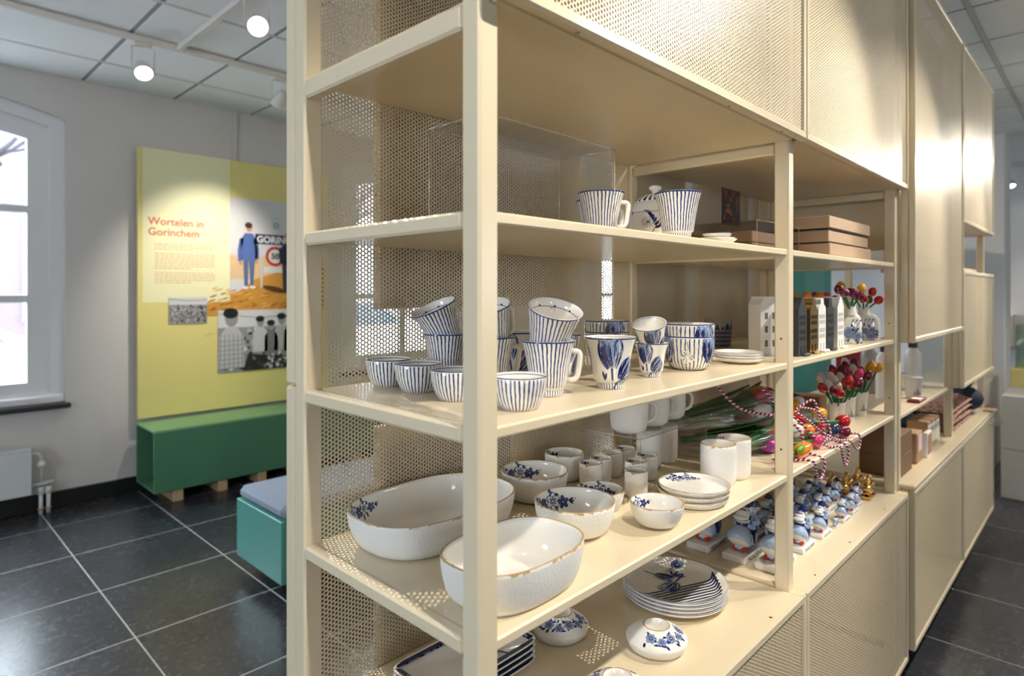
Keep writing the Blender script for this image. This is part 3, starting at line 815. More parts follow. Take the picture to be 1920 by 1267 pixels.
# doors
cassette(X0, 1.631, ZT + .0, ZTOP, unit); cassette(1.634, 2.712, ZT + .0, ZTOP, unit)
cassette(X0, 1.631, .113, ZD - .001, unit); cassette(1.634, 2.712, .113, ZD - .001, unit)
MB().box(X0, 2.71, YD + .03, YR, .113, .128).build('bottom_shelf', paint, unit)
MB().box(2.690, 2.7115, YD + .024, YF - .002, .118, ZD - .004, .003).build('side_panel', paint, unit)
MB().box(2.695, 2.7115, YD + .024, YR, ZT + .004, ZTOP, .003).build('side_panel', paint, unit)
MB().box(X0, X0 + .004, YD + .024, YB, .118, ZD - .03, .001).build('side_panel', paint, unit)
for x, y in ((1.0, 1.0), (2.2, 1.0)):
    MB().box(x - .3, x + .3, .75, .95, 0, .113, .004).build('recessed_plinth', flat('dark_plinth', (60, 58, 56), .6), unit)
scr = MB().lathe([(0, .0012), (.0032, .001), (.004, 0)], 10).mesh('screw', steel)
for x in (1.45, 1.75, 2.05, 2.45): obj('screw', scr, unit, (x, YD + .018, ZD))
scr2 = MB().lathe([(.004, 0), (.0032, -.001), (0, -.0012)], 10).mesh('screw', steel)
for x in (.72, 1.22, 1.5): obj('screw', scr2, unit, (x, YD + .012, ZT - .001))
for x, y in ((.60, .98), (.60, .72)):
    for z in (ZT, Z1 - .017): obj('screw', scr2, unit, (x, y, z))
hole_me = MB().lathe([(0, 0), (.0028, 0)], 10, M=Matrix.Rotation(-PI / 2, 4, 'Y')).mesh('peg_hole', flat('dark_opening', (70, 66, 62), .8))
for z in (1.38, 1.1): obj('peg_hole', hole_me, unit, (PX[1] - .0004, YF + .018, z)); obj('peg_hole', hole_me, unit, (PX[2] - .0004, YF + .018, z))

# far unit, standing a little proud
U3Y, U3X = .537, 2.736
far = thing('shelving_unit', 'second cream shelving unit further along the aisle with staggered cabinets', 'shelving', (0, 0, 0))
for x in (2.716, 3.80, 4.86):
    MB().box(x, x + PWD, YF, YF + PWD, .13, ZTOP, .004).build('post', paint, far)
    MB().box(x, x + PWD, YB, YB + PWD, .02, ZTOP, .004).build('post', paint, far)
def deep_box(x0, x1, z0, z1, YB=YB):
    d = cassette(x0, x1, z0, z1, far, U3Y, name='cabinet_front')
    m = MB().box(x0, x0 + .012, U3Y + .023, YB, z0, z1, .002).box(x1 - .012, x1, U3Y + .023, YB, z0, z1, .002).box(x0 + .012, x1 - .012, U3Y + .023, YB, z0, z0 + .012, .002).box(x0 + .012, x1 - .012, U3Y + .023, YB, z1 - .012, z1, .002)
    m.build('cabinet_box', paint, far)
deep_box(U3X, 3.803, 1.304, ZTOP, YF - .003); MB().box(U3X + .02, 3.79, YF + .04, YB, 1.66, ZTOP - .02, .003).build('cabinet_core', paint, far); deep_box(3.807, 4.885, 1.845, ZTOP); deep_box(3.807, 4.885, 1.012, 1.604, YF - .003)
deep_box(U3X, 3.803, .14, .745); deep_box(3.807, 4.885, .14, .745)
MB().box(U3X, 4.885, U3Y, YB, .746, .765, .004).build('deck', paint, far)
MB().box(2.753, 3.799, YF + .012, YB, .998, 1.015, .003).build('shelf', paint, far)
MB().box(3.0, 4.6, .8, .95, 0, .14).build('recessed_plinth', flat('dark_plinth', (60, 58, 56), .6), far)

# ================================================================== POTTERY BUILDERS
MUG = [(0, .003, 0), (.020, .003, .02), (.0225, 0, .04), (.0255, .0005, .05), (.0258, .002, .06), (.0276, .0120, .165), (.0276, .0138, .18), (.0312, .0160, .20), (.0328, .025, .30), (.0352, .042, .48), (.0384, .060, .66), (.0420, .078, .84), (.0462, .0915, .96), (.0480, .0950, 1.0), (.0470, .0956, 1.015), (.0455, .0945, 1.03), (.0420, .084, 1.14), (.0395, .072, 1.25), (.0362, .056, 1.4), (.0325, .038, 1.58), (.0295, .022, 1.78), (.022, .0175, 1.9), (0, .0165, 2)]
SBOWL = [(0, .002, 0), (.0255, 0, .04), (.0275, .0008, .06), (.0325, .0075, .2), (.0375, .018, .4), (.0408, .030, .62), (.0425, .042, .84), (.0430, .0505, .985), (.0422, .0515, 1.01), (.0408, .0505, 1.03), (.0400, .040, 1.2), (.0375, .025, 1.45), (.032, .011, 1.7), (.024, .006, 1.85), (0, .005, 2)]
def bowl_prof(R, h, rb, th=.004, p=2.0, n=9, foot=.002):
    out = [(0, foot, 0), (rb * .9, 0, .03), (rb, .0006, .05)]
    for i in range(1, n + 1):
        t = i / n; out.append((rb + (R - rb) * (1 - (1 - t) ** p) ** (1 / p), h * t, .05 + .945 * t))
    inn = [(R - th * .25, h + .0008, 1.01), (R - th * .8, h, 1.03)]
    for i in range(n - 1, 0, -1):
        t = i / n; inn.append((max(.2 * rb, rb + (R - rb) * (1 - (1 - t) ** p) ** (1 / p) - th), max(h * t, th * 1.3), 1.05 + .85 * (1 - t)))
    inn.append((rb * .5, th * 1.1, 1.95)); inn.append((0, th, 2.0))
    return out + inn
TL, TB, TFc, TR = math.radians(134), math.radians(44), math.radians(224), math.radians(-46)   # directions as seen from the aisle
mesh_cache = {}
def lathe_mesh(key, prof, mat, n=56, shape=None):
    if key not in mesh_cache: mesh_cache[key] = MB().lathe(prof, n, shape=shape).mesh(key, mat)
    return mesh_cache[key]
def handle_mesh(prof_r0, prof_r1, z0, z1, out, w=.006, mat=white_glaze, key='handle', square=True):
    if key in mesh_cache: return mesh_cache[key]
    pts = []
    for t in range(13):
        a = PI * t / 12 - PI / 2
        cx = math.copysign(abs(math.cos(a)) ** (.35 if square else .8), math.cos(a)); cz = math.copysign(abs(math.sin(a)) ** (.45 if square else .8), math.sin(a))
        zz = (z0 + z1) / 2 + (z1 - z0) / 2 * cz; rb = prof_r0 + (prof_r1 - prof_r0) * (zz - z0) / (z1 - z0)
        pts.append((rb - .002 + out * cx, 0, zz))
    mesh_cache[key] = MB().tube(pts, w, 10, rad=[w * .8] * 13).mesh('handle', mat); return mesh_cache[key]
def face(o, th): o.rotation_euler = (0, 0, th); return o

def striped_mug(loc, label, handle=TR, rot=None, rz=None, group='striped mugs'):
    t = thing('striped_mug', label, 'mug', loc, group, 0, rot)
    obj('body', lathe_mesh('striped_mug_body', MUG, mug_stripes), t)
    if handle is not None: face(obj('handle', handle_mesh(.0345, .041, .026, .076, .0185, .0062), t), handle)
    return t
def tulip_print(seed, n=2):
    rnd = random.Random(seed); p = Print()
    return p, rnd
def tulip_mug(loc, label, th0, handle=None, rot=None, scale=1.0):
    t = thing('tulip_mug', label, 'mug', loc, 'mugs painted with blue tulips', 0, rot); t.scale = (scale,) * 3
    obj('body', lathe_mesh('tulip_mug_body', MUG, tulip_mug_glaze), t)
    if 'tulip_mug_print' not in mesh_cache:
        rnd = random.Random(11); p = Print(); F = on_lathe(MUG, 0, 1.0)
        fn = lambda a, b, o: F(a, -b, o)
        p.tulip(-.018, -.058, .058, .058, .10, rnd, 1, .026); p.tulip(.004, -.081, .050, .048, -.80, rnd, 6, .022)
        p.tulip(.085, -.060, .058, .056, -.1, rnd, 1, .024); p.tulip(.105, -.085, .040, .034, -.7, rnd, 1, .015); p.tulip(-.095, -.064, .050, .042, .15, rnd, 1, .02)
        for a, l in ((1.9, .02), (1.3, .016)): p.leaf(-.036, -.080, l, .006, a, NAVY, 1, rings=2)
        mesh_cache['tulip_mug_print'] = p.mesh('tulip_print', fn, glaze)
    face(obj('tulip_print', mesh_cache['tulip_mug_print'], t), th0)
    if handle is not None: face(obj('handle', handle_mesh(.0345, .041, .026, .076, .0185, .0062), t), handle)
    return t
def small_bowl(loc, label):
    return tag(obj('striped_bowl', lathe_mesh('striped_bowl_body', SBOWL, bowl_stripes), None, loc), label, 'bowl', 'small striped bowls')

# ---- shelf two
small_bowl((.6914, 1.000, Z2), 'small blue striped bowl nearest the back sheet')
small_bowl((.6875, .9008, Z2), 'second small blue striped bowl in the row behind the end post')
small_bowl((.6793, .7870, Z2), 'third small blue striped bowl, partly hidden by the end post')
small_bowl((.6940, .6560, Z2), 'small blue striped bowl at the front corner of the shelf')
def stack(x, y, h1, h2, tilt, tl_rot, l1, l2):
    striped_mug((x, y, Z2), l1, h1)
    # upper mug leans in the mouth of the lower one
    ax = Vector((math.cos(tilt), math.sin(tilt), 0)); rot = Matrix.Rotation(tl_rot, 4, Vector((-ax.y, ax.x, 0))).to_euler()
    dz = .0955 - .036
    base = Vector((x, y, Z2 + dz)) - ax * .012
    striped_mug(tuple(base + Vector((0, 0, .004))), l2, h2, rot)
stack(.8135, .974, TB - .3, TB, TL + .55, .44, 'lower striped mug of the stack beside the back sheet', 'tilted striped mug on top of the stack beside the back sheet')
stack(.8138, .8441, TR + .25, TR + .6, TFc - .5, .34, 'lower striped mug of the stack hidden behind the end post', 'tilted striped mug on top of the stack behind the end post')
stack(.8187, .7051, TR + .1, TB, TFc + .45, .40, 'lower striped mug of the front stack next to the corner bowl', 'tilted striped mug on top of the front stack')
tulip_mug((.9515, .9041, Z2), 'tulip painted mug glimpsed between two stacks of striped mugs', TFc - .1)
tulip_mug((.9589, .8000, Z2), 'tulip painted mug behind the handle of the front striped mug', TFc + .9, TB)
tulip_mug((.9633, .6765, Z2), 'tulip painted mug standing alone at the shelf front', TFc + .30)
# small tulip cups, one leaning in the other
CUP_S = .75
tulip_mug((1.1509, .7032, Z2), 'small tulip cup with another cup leaning in it', TFc - .25, None, None, CUP_S)
ax = Vector((math.cos(TFc - .45), math.sin(TFc - .45), 0))
tulip_mug((1.1509 - ax.x * .008, .7032 - ax.y * .008, Z2 + .047), 'small tulip cup tilted on top of its twin', TFc + .4, None, Matrix.Rotation(.40, 4, Vector((-ax.y, ax.x, 0))).to_euler(), CUP_S)
TB_PROF = bowl_prof(.057, .077, .034, .0035, 2.1)
def tulip_bowl(loc, label, th0, rz=0):
    t = thing('tulip_bowl', label, 'bowl', loc, 'deep bowls with broken stripes and tulips')
    obj('body', lathe_mesh('tulip_bowl_body', TB_PROF, tulip_bowl_glaze, 64), t)
    if 'tulip_bowl_print' not in mesh_cache:
        rnd = random.Random(5); p = Print(); F = on_lathe(TB_PROF, 0, .995)
        for a in (-.085, .04, .145):
            p.tulip(a, -.058, .058, .056, -.15 + rnd.random() * .3, rnd, 1, .03)
            p.leaf(a - .005, -.06, .022, .012, 2.4, BLUE, 1, rings=2); p.leaf(a + .004, -.062, .02, .010, .7, NAVY, 1, rings=2)
        for a in (-.025, .09):
            p.ell(a, -.045, .016, .014, 0, CREAMW, 0, rings=2, wob=.15)
            for k in range(16):
                q = rnd.random() * 6.28; p.stroke([(a + .004 * math.cos(q), -.045 + .004 * math.sin(q)), (a + .014 * math.cos(q + .3), -.045 + .013 * math.sin(q + .3))], [.0004, .0014], BLUE, 2)
            p.stroke([(a + .002 * math.sin(k), -.03 + .005 * k) for k in range(5)], .0011, BLUE, 2)
        mesh_cache['tulip_bowl_print'] = p.mesh('tulip_print', lambda a, b, o: F(a, -b, o), glaze)
    face(obj('tulip_print', mesh_cache['tulip_bowl_print'], t), th0)
    return t
tulip_bowl((1.3228, .7084, Z2), 'lower tulip bowl of the stack beside the saucers', TFc + .1)
tulip_bowl((1.3228, .7084, Z2 + .028), 'upper tulip bowl of the stack beside the saucers', TFc - .2)
tulip_bowl((1.3184, .9382, Z2), 'lower tulip bowl of the stack at the back of the shelf', TFc - .6)
tulip_bowl((1.3184, .9382, Z2 + .028), 'upper tulip bowl of the stack at the back of the shelf', TFc - .35)
SAUC = [(0, .0015, 0), (.031, .0012, .03), (.034, 0, .06), (.036, .0012, .1), (.046, .0035, .4), (.055, .008, .7), (.0615, .0145, .985), (.0612, .0155, 1.01), (.0595, .015, 1.04), (.053, .0095, 1.2), (.044, .0055, 1.5), (.03, .0045, 1.8), (0, .004, 2)]
for k in range(3):
    tag(obj('saucer', lathe_mesh('saucer', SAUC, saucer_glaze), None, (1.5303 - .002 * k, .6817 + .001 * k, Z2 + k * .0065)), ['bottom', 'middle', 'top'][k] + ' white saucer of the stack beside the tulip bowls', 'saucer', 'stacked white saucers')

# tumbler printed with canal houses, white lantern house
t = thing('glass_tumbler', 'clear glass tumbler printed with blue canal houses', 'tumbler', (1.8964, .9136, Z2))
GT = [(0, .004, 0), (.034, .001, .04), (.037, 0, .06), (.0385, .004, .1), (.0448, .0965, .99), (.0438, .0975, 1.01), (.0428, .0965, 1.03), (.037, .012, 1.8), (0, .010, 2)]
obj('body', MB().lathe(GT, 40).mesh('body', clear_glass), t)
p = Print(); rnd = random.Random(4); F = on_lathe(GT, TFc, .99)
for i in range(-4, 5):
    a = i * .017; h = .050 + .012 * ((i * 7) % 3) / 2; w = .0162
    p.poly([(a - w / 2, -.092), (a + w / 2, -.092), (a + w / 2, -.092 + h), (a + w * .28, -.092 + h + .006), (a + w * .12, -.092 + h + .014), (a - w * .12, -.092 + h + .014), (a - w * .28, -.092 + h + .006), (a - w / 2, -.092 + h)], S(40, 52, 92), 1, 1)
    for r in range(4):
        for c in (-1, 0, 1): p.rect(a + c * .0048 - .0015, a + c * .0048 + .0015, -.084 + r * .013, -.077 + r * .013, S(150, 150, 160), 3)
obj('house_print', p.mesh('house_print', lambda a, b, o: F(-a, -b, o), printed), t)
def lantern_house(loc, label, W_, D_, Hh, mat, win, gable, rows, name='ceramic_house', group=None, steps=None, boat=False, gold_=False):
    """narrow canal house, facade towards -Y, gable profile as (x fraction, z) list"""
    t = thing(name, label, 'house ornament', loc, group)
    pr = [(-.5, 0), (.5, 0), (.5, 1 - gable)] + [(x, 1 - gable + gable * y) for x, y in steps] + [(-.5, 1 - gable)]
    n_ = len(pr); m = MB()
    vs = [(p[0] * W_, -D_ / 2, p[1] * Hh) for p in pr] + [(p[0] * W_, D_ / 2, p[1] * Hh) for p in pr]
    m.add(vs, [tuple(range(n_)), tuple(range(2 * n_ - 1, n_ - 1, -1))] + [(i, (i + 1) % n_, n_ + (i + 1) % n_, n_ + i)[::-1] for i in range(n_)])
    m.build('body', mat, t)
    wm = MB().box(-.5, .5, -.5, .5, -.5, .5).mesh('window_recess', win)  # proud boxes in a darker tone, painting the shade of window recesses
    for z, h, cols in rows:
        for c in range(cols):
            o = obj('window_recess', wm, t, ((c - (cols - 1) / 2) * W_ * .8 / cols, -D_ / 2, z * Hh)); o.scale = (W_ * (.5 if cols > 2 else .30) / cols, .0012, h * Hh)
    if boat: MB().ball((W_ * .15, -D_ / 2 - .008, .004), (W_ * .45, .007, .0045)).build('boat', mat, t)
    return t
LH = lantern_house((1.786, .722, Z2), 'tall white ceramic lantern house with six dark windows', .062, .055, .165, house_white, flat('grey_opening', (118, 116, 114), .8), .14, [(.20, .11, 2), (.44, .11, 2), (.67, .11, 2)], steps=[(.36, .7), (.36, 1), (-.36, 1), (-.36, .7)])  # window grey is the painted shade of the openings
face(LH, -.55)
BELL = [(.40, .25), (.22, .45), (.2, .85), (.12, 1.0), (-.12, 1.0), (-.2, .85), (-.22, .45), (-.40, .25)]
STEP = [(.5, .12), (.38, .12), (.38, .4), (.26, .4), (.26, .7), (.13, .7), (.13, 1), (-.13, 1), (-.13, .7), (-.26, .7), (-.26, .4), (-.38, .4), (-.38, .12), (-.5, .12)]
NECK = [(.3, .1), (.24, .4), (.22, .8), (.1, 1), (-.1, 1), (-.22, .8), (-.24, .4), (-.3, .1)]
SPOUT = [(.14, .75), (.1, 1), (-.1, 1), (-.14, .75)]
ROWS = [(.10, .14, 2), (.30, .07, 4), (.41, .07, 4), (.56, .07, 4), (.66, .07, 4)]
winb = flat('black_recess', (22, 22, 25), .6); wing = flat('gold_recess', (120, 82, 40), .3, 1.0); winw = flat('white_recess', (188, 186, 184), .6)  # window tones with the recess shade painted in
for x, mat, win, st, lab, hh in ((1.806, black_matt, winb, SPOUT, 'black ceramic canal house next to the middle post', .163), (1.898, gold, wing, NECK, 'shiny gold ceramic canal house between black and white ones', .16), (1.968, house_white, winw, BELL, 'white ceramic canal house between the gold and black ones', .16), (2.044, black_matt, winb, NECK, 'black ceramic canal house between two white ones', .16), (2.142, house_white, winw, STEP, 'white stepped gable canal house next to the delft vase', .162)):
    lantern_house((x, .647, Z2), lab, .064, .05, hh, mat, win, .2, ROWS, group='row of ceramic canal houses', steps=st, boat=True)

# ---- shelf three: crackle ware
def decal_spray(prof, th0, r, seed, n=1, shape=None, depth=None, key=None, vr=1.03, spread=2.9):
    rnd = random.Random(seed); p = Print(); F0 = on_lathe(prof, th0, vr, True, shape); F = lambda a, b, o: F0(-a, b, o)
    for k in range(n): p.spray(k * r * spread, (depth or r * 1.25), r * (1 - .12 * k), rnd)
    return p.mesh('floral_print', F, glaze)
def crackle_bowl(loc, label, R, h, rb, th0, r, seed, p=2.0, cat='bowl', name='crackle_bowl', mat=crackle, n=1, group='white crackle bowls with delft flowers', pr=None):
    pr = pr or bowl_prof(R, h, rb, .0042, p)
    t = thing(name, label, cat, loc, group)
    obj('body', MB().lathe(pr, 64).mesh('body', mat), t)
    if r: obj('floral_print', decal_spray(pr, th0, r, seed, n), t, label='blue delft flowers')
    return t
crackle_bowl((1.0322, .9299, Z3), 'wide crackle bowl at the back beside the end post', .075, .0645, .041, TL - .30, .0195, 1, n=2)
crackle_bowl((.9440, .7460, Z3), 'largest round crackle bowl, in the middle of the shelf', .0772, .062, .044, TL - .22, .0195, 2, n=2)
crackle_bowl((1.0773, .7841, Z3), 'shallow crackle bowl half hidden behind the largest one', .0519, .0446, .026, TB + .75, .0155, 3, n=2)
crackle_bowl((1.0830, .6496, Z3), 'small crackle bowl at the shelf front in full light', .0530, .0465, .023, TL - .12, .0125, 4, p=1.9, n=2)
crackle_bowl((1.1920, .9750, Z3), 'deep crackle cup against the back sheet', .0477, .0661, .036, TL - .5, .012, 5, p=3.4, cat='cup', name='crackle_cup', group='white crackle cups')
ESP = bowl_prof(.0258, .0595, .021, .003, 4.0, 8)
esp_me = MB().lathe(ESP, 40).mesh('body', crackle); esp_pr = decal_spray(ESP, TL - .65, .0072, 3, 1, depth=.0065)
for k, (x, y, lab) in enumerate(((1.1798, .8853, 'espresso cup nearest the wide crackle bowl'), (1.2352, .8950, 'second espresso cup from the wide crackle bowl'), (1.2950, .905, 'third espresso cup from the wide crackle bowl'), (1.3550, .905, 'rearmost espresso cup in front of the acrylic riser'), (1.3330, .8278, 'espresso cup touching the lit corner of the acrylic riser'), (1.2679, .8169, 'espresso cup directly behind the foremost one'), (1.2023, .7739, 'foremost espresso cup, plain inside, before the saucer plates'))):
    t = thing('espresso_cup', 'small white crackle ' + lab, 'cup', (x, y, Z3), 'small crackle espresso cups'); obj('body', esp_me, t)
    if k not in (2, 6): obj('floral_print', esp_pr, t)
PL = [(0, .001, 0), (.062, 0, .05), (.068, .0015, .15), (.074, .007, .5), (.0772, .0155, .985), (.0767, .0165, 1.01), (.0752, .016, 1.03), (.0735, .0095, 1.2), (.068, .006, 1.4), (.04, .0055, 1.7), (0, .005, 2)]
for k in range(3):
    t = thing('crackle_plate', ['bottom', 'middle', 'top'][k] + ' white crackle plate of the stack before the tall tumblers', 'plate', (1.2663 + .0015 * k, .6700 - .001 * k, Z3 + k * .0112), 'stacked crackle plates')
    obj('body', lathe_mesh('crackle_plate', PL, crackle, 72), t)
    if k == 2: obj('floral_print', decal_spray(PL, TB + .42, .0125, 8, 2, depth=.014), t)
TALL = bowl_prof(.0412, .0985, .034, .0035, 4.5, 10)
for x, y, lab, d in ((1.4156, .6820, 'tall white crackle tumbler just behind the plates', 0), (1.4998, .6819, 'tall white crackle tumbler next to the middle post', 1)):
    t = thing('crackle_tumbler', lab, 'tumbler', (x, y, Z3), 'tall crackle tumblers'); obj('body', lathe_mesh('tall_crackle', TALL, crackle, 56), t)
    if d: obj('floral_print', decal_spray(TALL, TL - .45, .0105, 4, 1, depth=.010), t)
SLIM = bowl_prof(.033, .104, .025, .003, 4.0, 10)
for x, y, lab in ((1.4210, .8750, 'slim crackle tumbler under the acrylic riser, nearer the cups'), (1.5020, .8750, 'slim crackle tumbler under the acrylic riser, nearer the flowers')):
    tag(obj('crackle_tumbler', lathe_mesh('slim_crackle', SLIM, crackle, 48), None, (x, y, Z3)), lab, 'tumbler', 'tumblers under the riser')
# acrylic riser with three mugs
RZ = 1.1515
ris = thing('acrylic_riser', 'clear acrylic riser table carrying three white mugs', 'riser', (1.261, .80, Z3))
MB().box(0, .33, 0, .2, RZ - Z3 - .003, RZ - Z3, .0008).build('top', acrylic, ris)
for x in (0, .327): MB().box(x, x + .003, 0, .2, 0, RZ - Z3 - .0031, .0006).build('side', acrylic, ris)
MB().tube([(0, 0, 0), (0, 0, RZ - Z3)], .0011, 4).tube([(0, 0, RZ - Z3 - .0012), (.33, 0, RZ - Z3 - .0012)], .0011, 4).tube([(.33, 0, 0), (.33, 0, RZ - Z3)], .0011, 4).tube([(0, 0, RZ - Z3 - .0012), (0, .2, RZ - Z3 - .0012)], .0011, 4).build('edge_trim', acrylic_edge, ris)
CM = bowl_prof(.0475, .084, .033, .0035, 3.0, 10)
for x, y, lab in ((1.3150, .868, 'white crackle mug at the near end of the riser'), (1.4255, .872, 'white crackle mug in the middle of the riser'), (1.5350, .885, 'white crackle mug at the far end of the riser')):
    t = thing('crackle_mug', lab, 'mug', (x, y, RZ), 'white mugs on the riser'); obj('body', lathe_mesh('crackle_mug', CM, crackle, 56), t)
    face(obj('handle', handle_mesh(.043, .0465, .022, .070, .026, .0058, white_glaze, 'round_handle', False), t), TR + .1)
# oval dishes
def superell(a, b, n=2.7):
    def sh(th):
        c, s_ = math.cos(th), math.sin(th); k = 1 / ((abs(c) ** n + abs(s_) ** n) ** (1 / n))
        return (k * c, k * s_ * b / a)
    return sh
def oval_dish(loc, label, a, b, h, rz, th0, r, seed, n):
    pr = bowl_prof(a, h, a * .80, .0048, 1.8, 10); sh = superell(a, b)
    t = thing('oval_dish', label, 'dish', loc, 'large oval crackle dishes', rz)
    obj('body', MB().lathe(pr, 96, shape=sh).mesh('body', crackle_streak), t)
    obj('floral_print', decal_spray(pr, th0, r, seed, n, sh, spread=2.3), t, label='blue delft flowers')
oval_dish((.7535, .935, Z3), 'larger oval crackle dish behind the end post with flowers inside its tip', .168, .114, .068, .03, math.radians(150), .017, 3, 3)
oval_dish((.702, .674, Z3), 'smaller oval crackle dish at the shelf front', .122, .084, .068, .02, math.radians(168), .015, 6, 2)

# ---- deck: plates, tealight domes, oblong plates
PLATE = [(0, .002, 0), (.070, .0015, .05), (.075, 0, .08), (.078, .0015, .12), (.100, .005, .4), (.118, .011, .75), (.1245, .017, .93), (.1252, .0205, .975), (.1248, .022, 1.01), (.1230, .0222, 1.03), (.1130, .0155, 1.15), (.095, .0115, 1.35), (.06, .0105, 1.7), (0, .010, 2)]
for k in range(4):
    t = thing('dinner_plate', ['lowest', 'second lowest', 'second highest', 'top'][k] + ' blue and white dinner plate of the stack' + (', striped with tulips' if k == 3 else ''), 'plate', (1.3794, .7767, ZD + k * .0088), 'stacked dinner plates')
    obj('body', lathe_mesh('dinner_plate', PLATE, stripe_mat('plate_glaze', 10, ((3, 4),), (1.02, 1.03), 0) if k == 0 else None, 80), t)
    if k == 3:
        p = Print(); rnd = random.Random(9)
        FP = lambda a, b, o: (a, b, .0115 + max(0, math.hypot(a, b) - .095) ** 1.35 * 1.15 + o)
        ux, uy = math.cos(-.42), math.sin(-.42)
        # bands sweeping across the near half of the plate
        for i in range(9):
            off = -.112 + i * .0108; L_ = math.sqrt(max(0, .118 ** 2 - off * off)); pts = []
            for q in range(25):
                s_ = -L_ + 2 * L_ * q / 24
                y_ = off + (max(0, s_ - (.040 + i * .004)) ** 2) * 14
                if math.hypot(s_, y_) < .119: pts.append((s_, y_))
            p.stroke([(a * ux - b * uy, a * uy + b * ux) for a, b in pts], .0046, NAVY, 1)
        q = Print(); q.tulip(.0, .0, .058, .05, 2.1, rnd, 4, .05); q.tulip(-.02, .055, .048, .036, -2.6, rnd, 4, .03); q.tulip(.045, .070, .036, .03, -1.2, rnd, 4, .03)
        for a in (0, .5, 1.1, -.5): q.leaf(.015, .03, .035, .006, a, BLUE, 4, rings=2)
        p.L += [([(a * ux - b * uy - .0, a * uy + b * ux) for a, b in pts], c, l, r) for pts, c, l, r in q.L]
        obj('plate_print', p.mesh('plate_print', FP, glaze), t, label='navy stripes and tulips')
DOME = [(0, .002, 0), (.050, 0, .03), (.054, .0008, .05), (.0595, .007, .3), (.0632, .0165, .55), (.0642, .0205, .62), (.0640, .0218, .65), (.0628, .0235, .68), (.052, .033, .78), (.040, .040, .88), (.030, .0455, .96), (.0275, .0475, 1.0), (.0262, .0478, 1.02), (.0245, .046, 1.05), (.022, .034, 1.3), (.022, .012, 1.7), (0, .011, 2)]
def dome_mat():
    m = crackle_mat('white_dome_glaze_gold_rim', 520, True, .35, .0); return m
dome_m = dome_mat()
for loc, lab, th in (((1.1635, .6986, ZD), 'low white tealight dome with blue flowers in front of the plates', TFc + .5), ((1.0604, .8810, ZD), 'low white tealight dome under the shelf beside the oblong plates', TFc + .4), ((.9550, .655, ZD), 'low white tealight dome nearest the cabinet edge', TB + .2)):
    t = thing('tealight_dome', lab, 'tealight holder', loc, 'white tealight domes'); obj('body', lathe_mesh('tealight_dome', DOME, dome_m, 64), t)
    p = Print(); rnd = random.Random(int(th * 100)); F = on_lathe(DOME, th, 1.0)
    for k in range(5): p.flower(-.044 + k * .022, .019 + .005 * (k % 2), .0105 - .002 * (k % 2), 1, 6, k)
    for k in range(40): p.leaf(-.055 + k * .0028, .010 + .022 * rnd.random(), .010, .0042, rnd.random() * 6.28, rnd.choice((NAVY, BLUE, BLUE)), 1)
    obj('floral_print', p.mesh('floral_print', lambda a, b, o: F(a * .62, b, o), glaze), t)
OX0, OX1, OY0, OY1 = .6765, .951, .8375, .98
def oblong_mesh():
    m = MB(); N = 48; a, b = (OX1 - OX0) / 2, (OY1 - OY0) / 2; sh = superell(a, b, 9)
    m.lathe([(0, .0008), (a * .80, 0), (a * .86, .001), (a * .97, .0075), (a, .0115), (a * .995, .0125), (a * .97, .0115), (a * .86, .0065), (0, .006)], N, shape=sh)
    return m.mesh('body', white_glaze)
om = oblong_mesh()
for k in range(4):
    t = thing('oblong_plate', ['lowest', 'second lowest', 'second highest', 'top'][k] + ' oblong blue patterned plate of the stack behind the end post', 'plate', ((OX0 + OX1) / 2, (OY0 + OY1) / 2, ZD + k * .0125), 'stacked oblong plates')
    obj('body', om, t); a, b = (OX1 - OX0) / 2, (OY1 - OY0) / 2
    p = Print(); rnd = random.Random(k)
    for i in range(80):   # patterned border band
        e = rnd.random() * 4; s_ = rnd.random() * 2 - 1
        x, y = ((s_ * a * .88, b * .86), (a * .90, s_ * b * .82), (s_ * a * .88, -b * .86), (-a * .90, s_ * b * .82))[int(e)]
        p.ell(x, y, .005, .0032, rnd.random() * 3, rnd.choice((NAVY, NAVY, BLUE, LBLUE)), 2 + int(rnd.random() * 3), 8)
    for x0, x1, y0, y1 in ((-a * .93, a * .93, b * .80, b * .95), (-a * .93, a * .93, -b * .95, -b * .80), (-a * .955, -a * .87, -b * .88, b * .88), (a * .87, a * .955, -b * .88, b * .88)): p.rect(x0, x1, y0, y1, NAVY, 1)
    if k == 3: p.tulip(-a * .1, -b * .6, .07, .055, -.7, random.Random(2), 1, .02); p.tulip(a * .35, -b * .5, .06, .05, .5, random.Random(3), 1, .02)
    FO = lambda x, y, o, a=a, b=b: (x, y, .0063 + max(0, max(abs(x) / a, abs(y) / b) - .86) * .045 + .0008 + o)
    obj('border_print', p.mesh('border_print', FO, glaze), t)
    if k < 3:
        pass

# ---- shelf one: acrylic cover, mugs, jar, dishes
cov = thing('acrylic_cover', 'large clear acrylic display cover on the upper shelf', 'display cover', (.650, .685, Z1 + .0002))
CW, CDp, CH = .339, .137, .165
MB().box(0, CW, 0, CDp, CH - .003, CH, .0006).build('top', acrylic, cov)
for a in ((0, .003, 0, CDp), (CW - .003, CW, 0, CDp), (.0031, CW - .0031, 0, .003), (.0031, CW - .0031, CDp - .003, CDp)): MB().box(a[0], a[1], a[2], a[3], 0, CH - .0031, .0006).build('side', acrylic, cov)
m = MB()
for x in (0, CW):
    for y in (0, CDp): m.tube([(x, y, 0), (x, y, CH)], .0011, 4)
for y in (0, CDp): m.tube([(0, y, CH), (CW, y, CH)], .0014, 4)
for x in (0, CW): m.tube([(x, 0, CH), (x, CDp, CH)], .0014, 4)
m.build('edge_trim', acrylic_edge, cov)
striped_mug((1.1560, .6445, Z1), 'striped mug at the front of the upper shelf', TB)
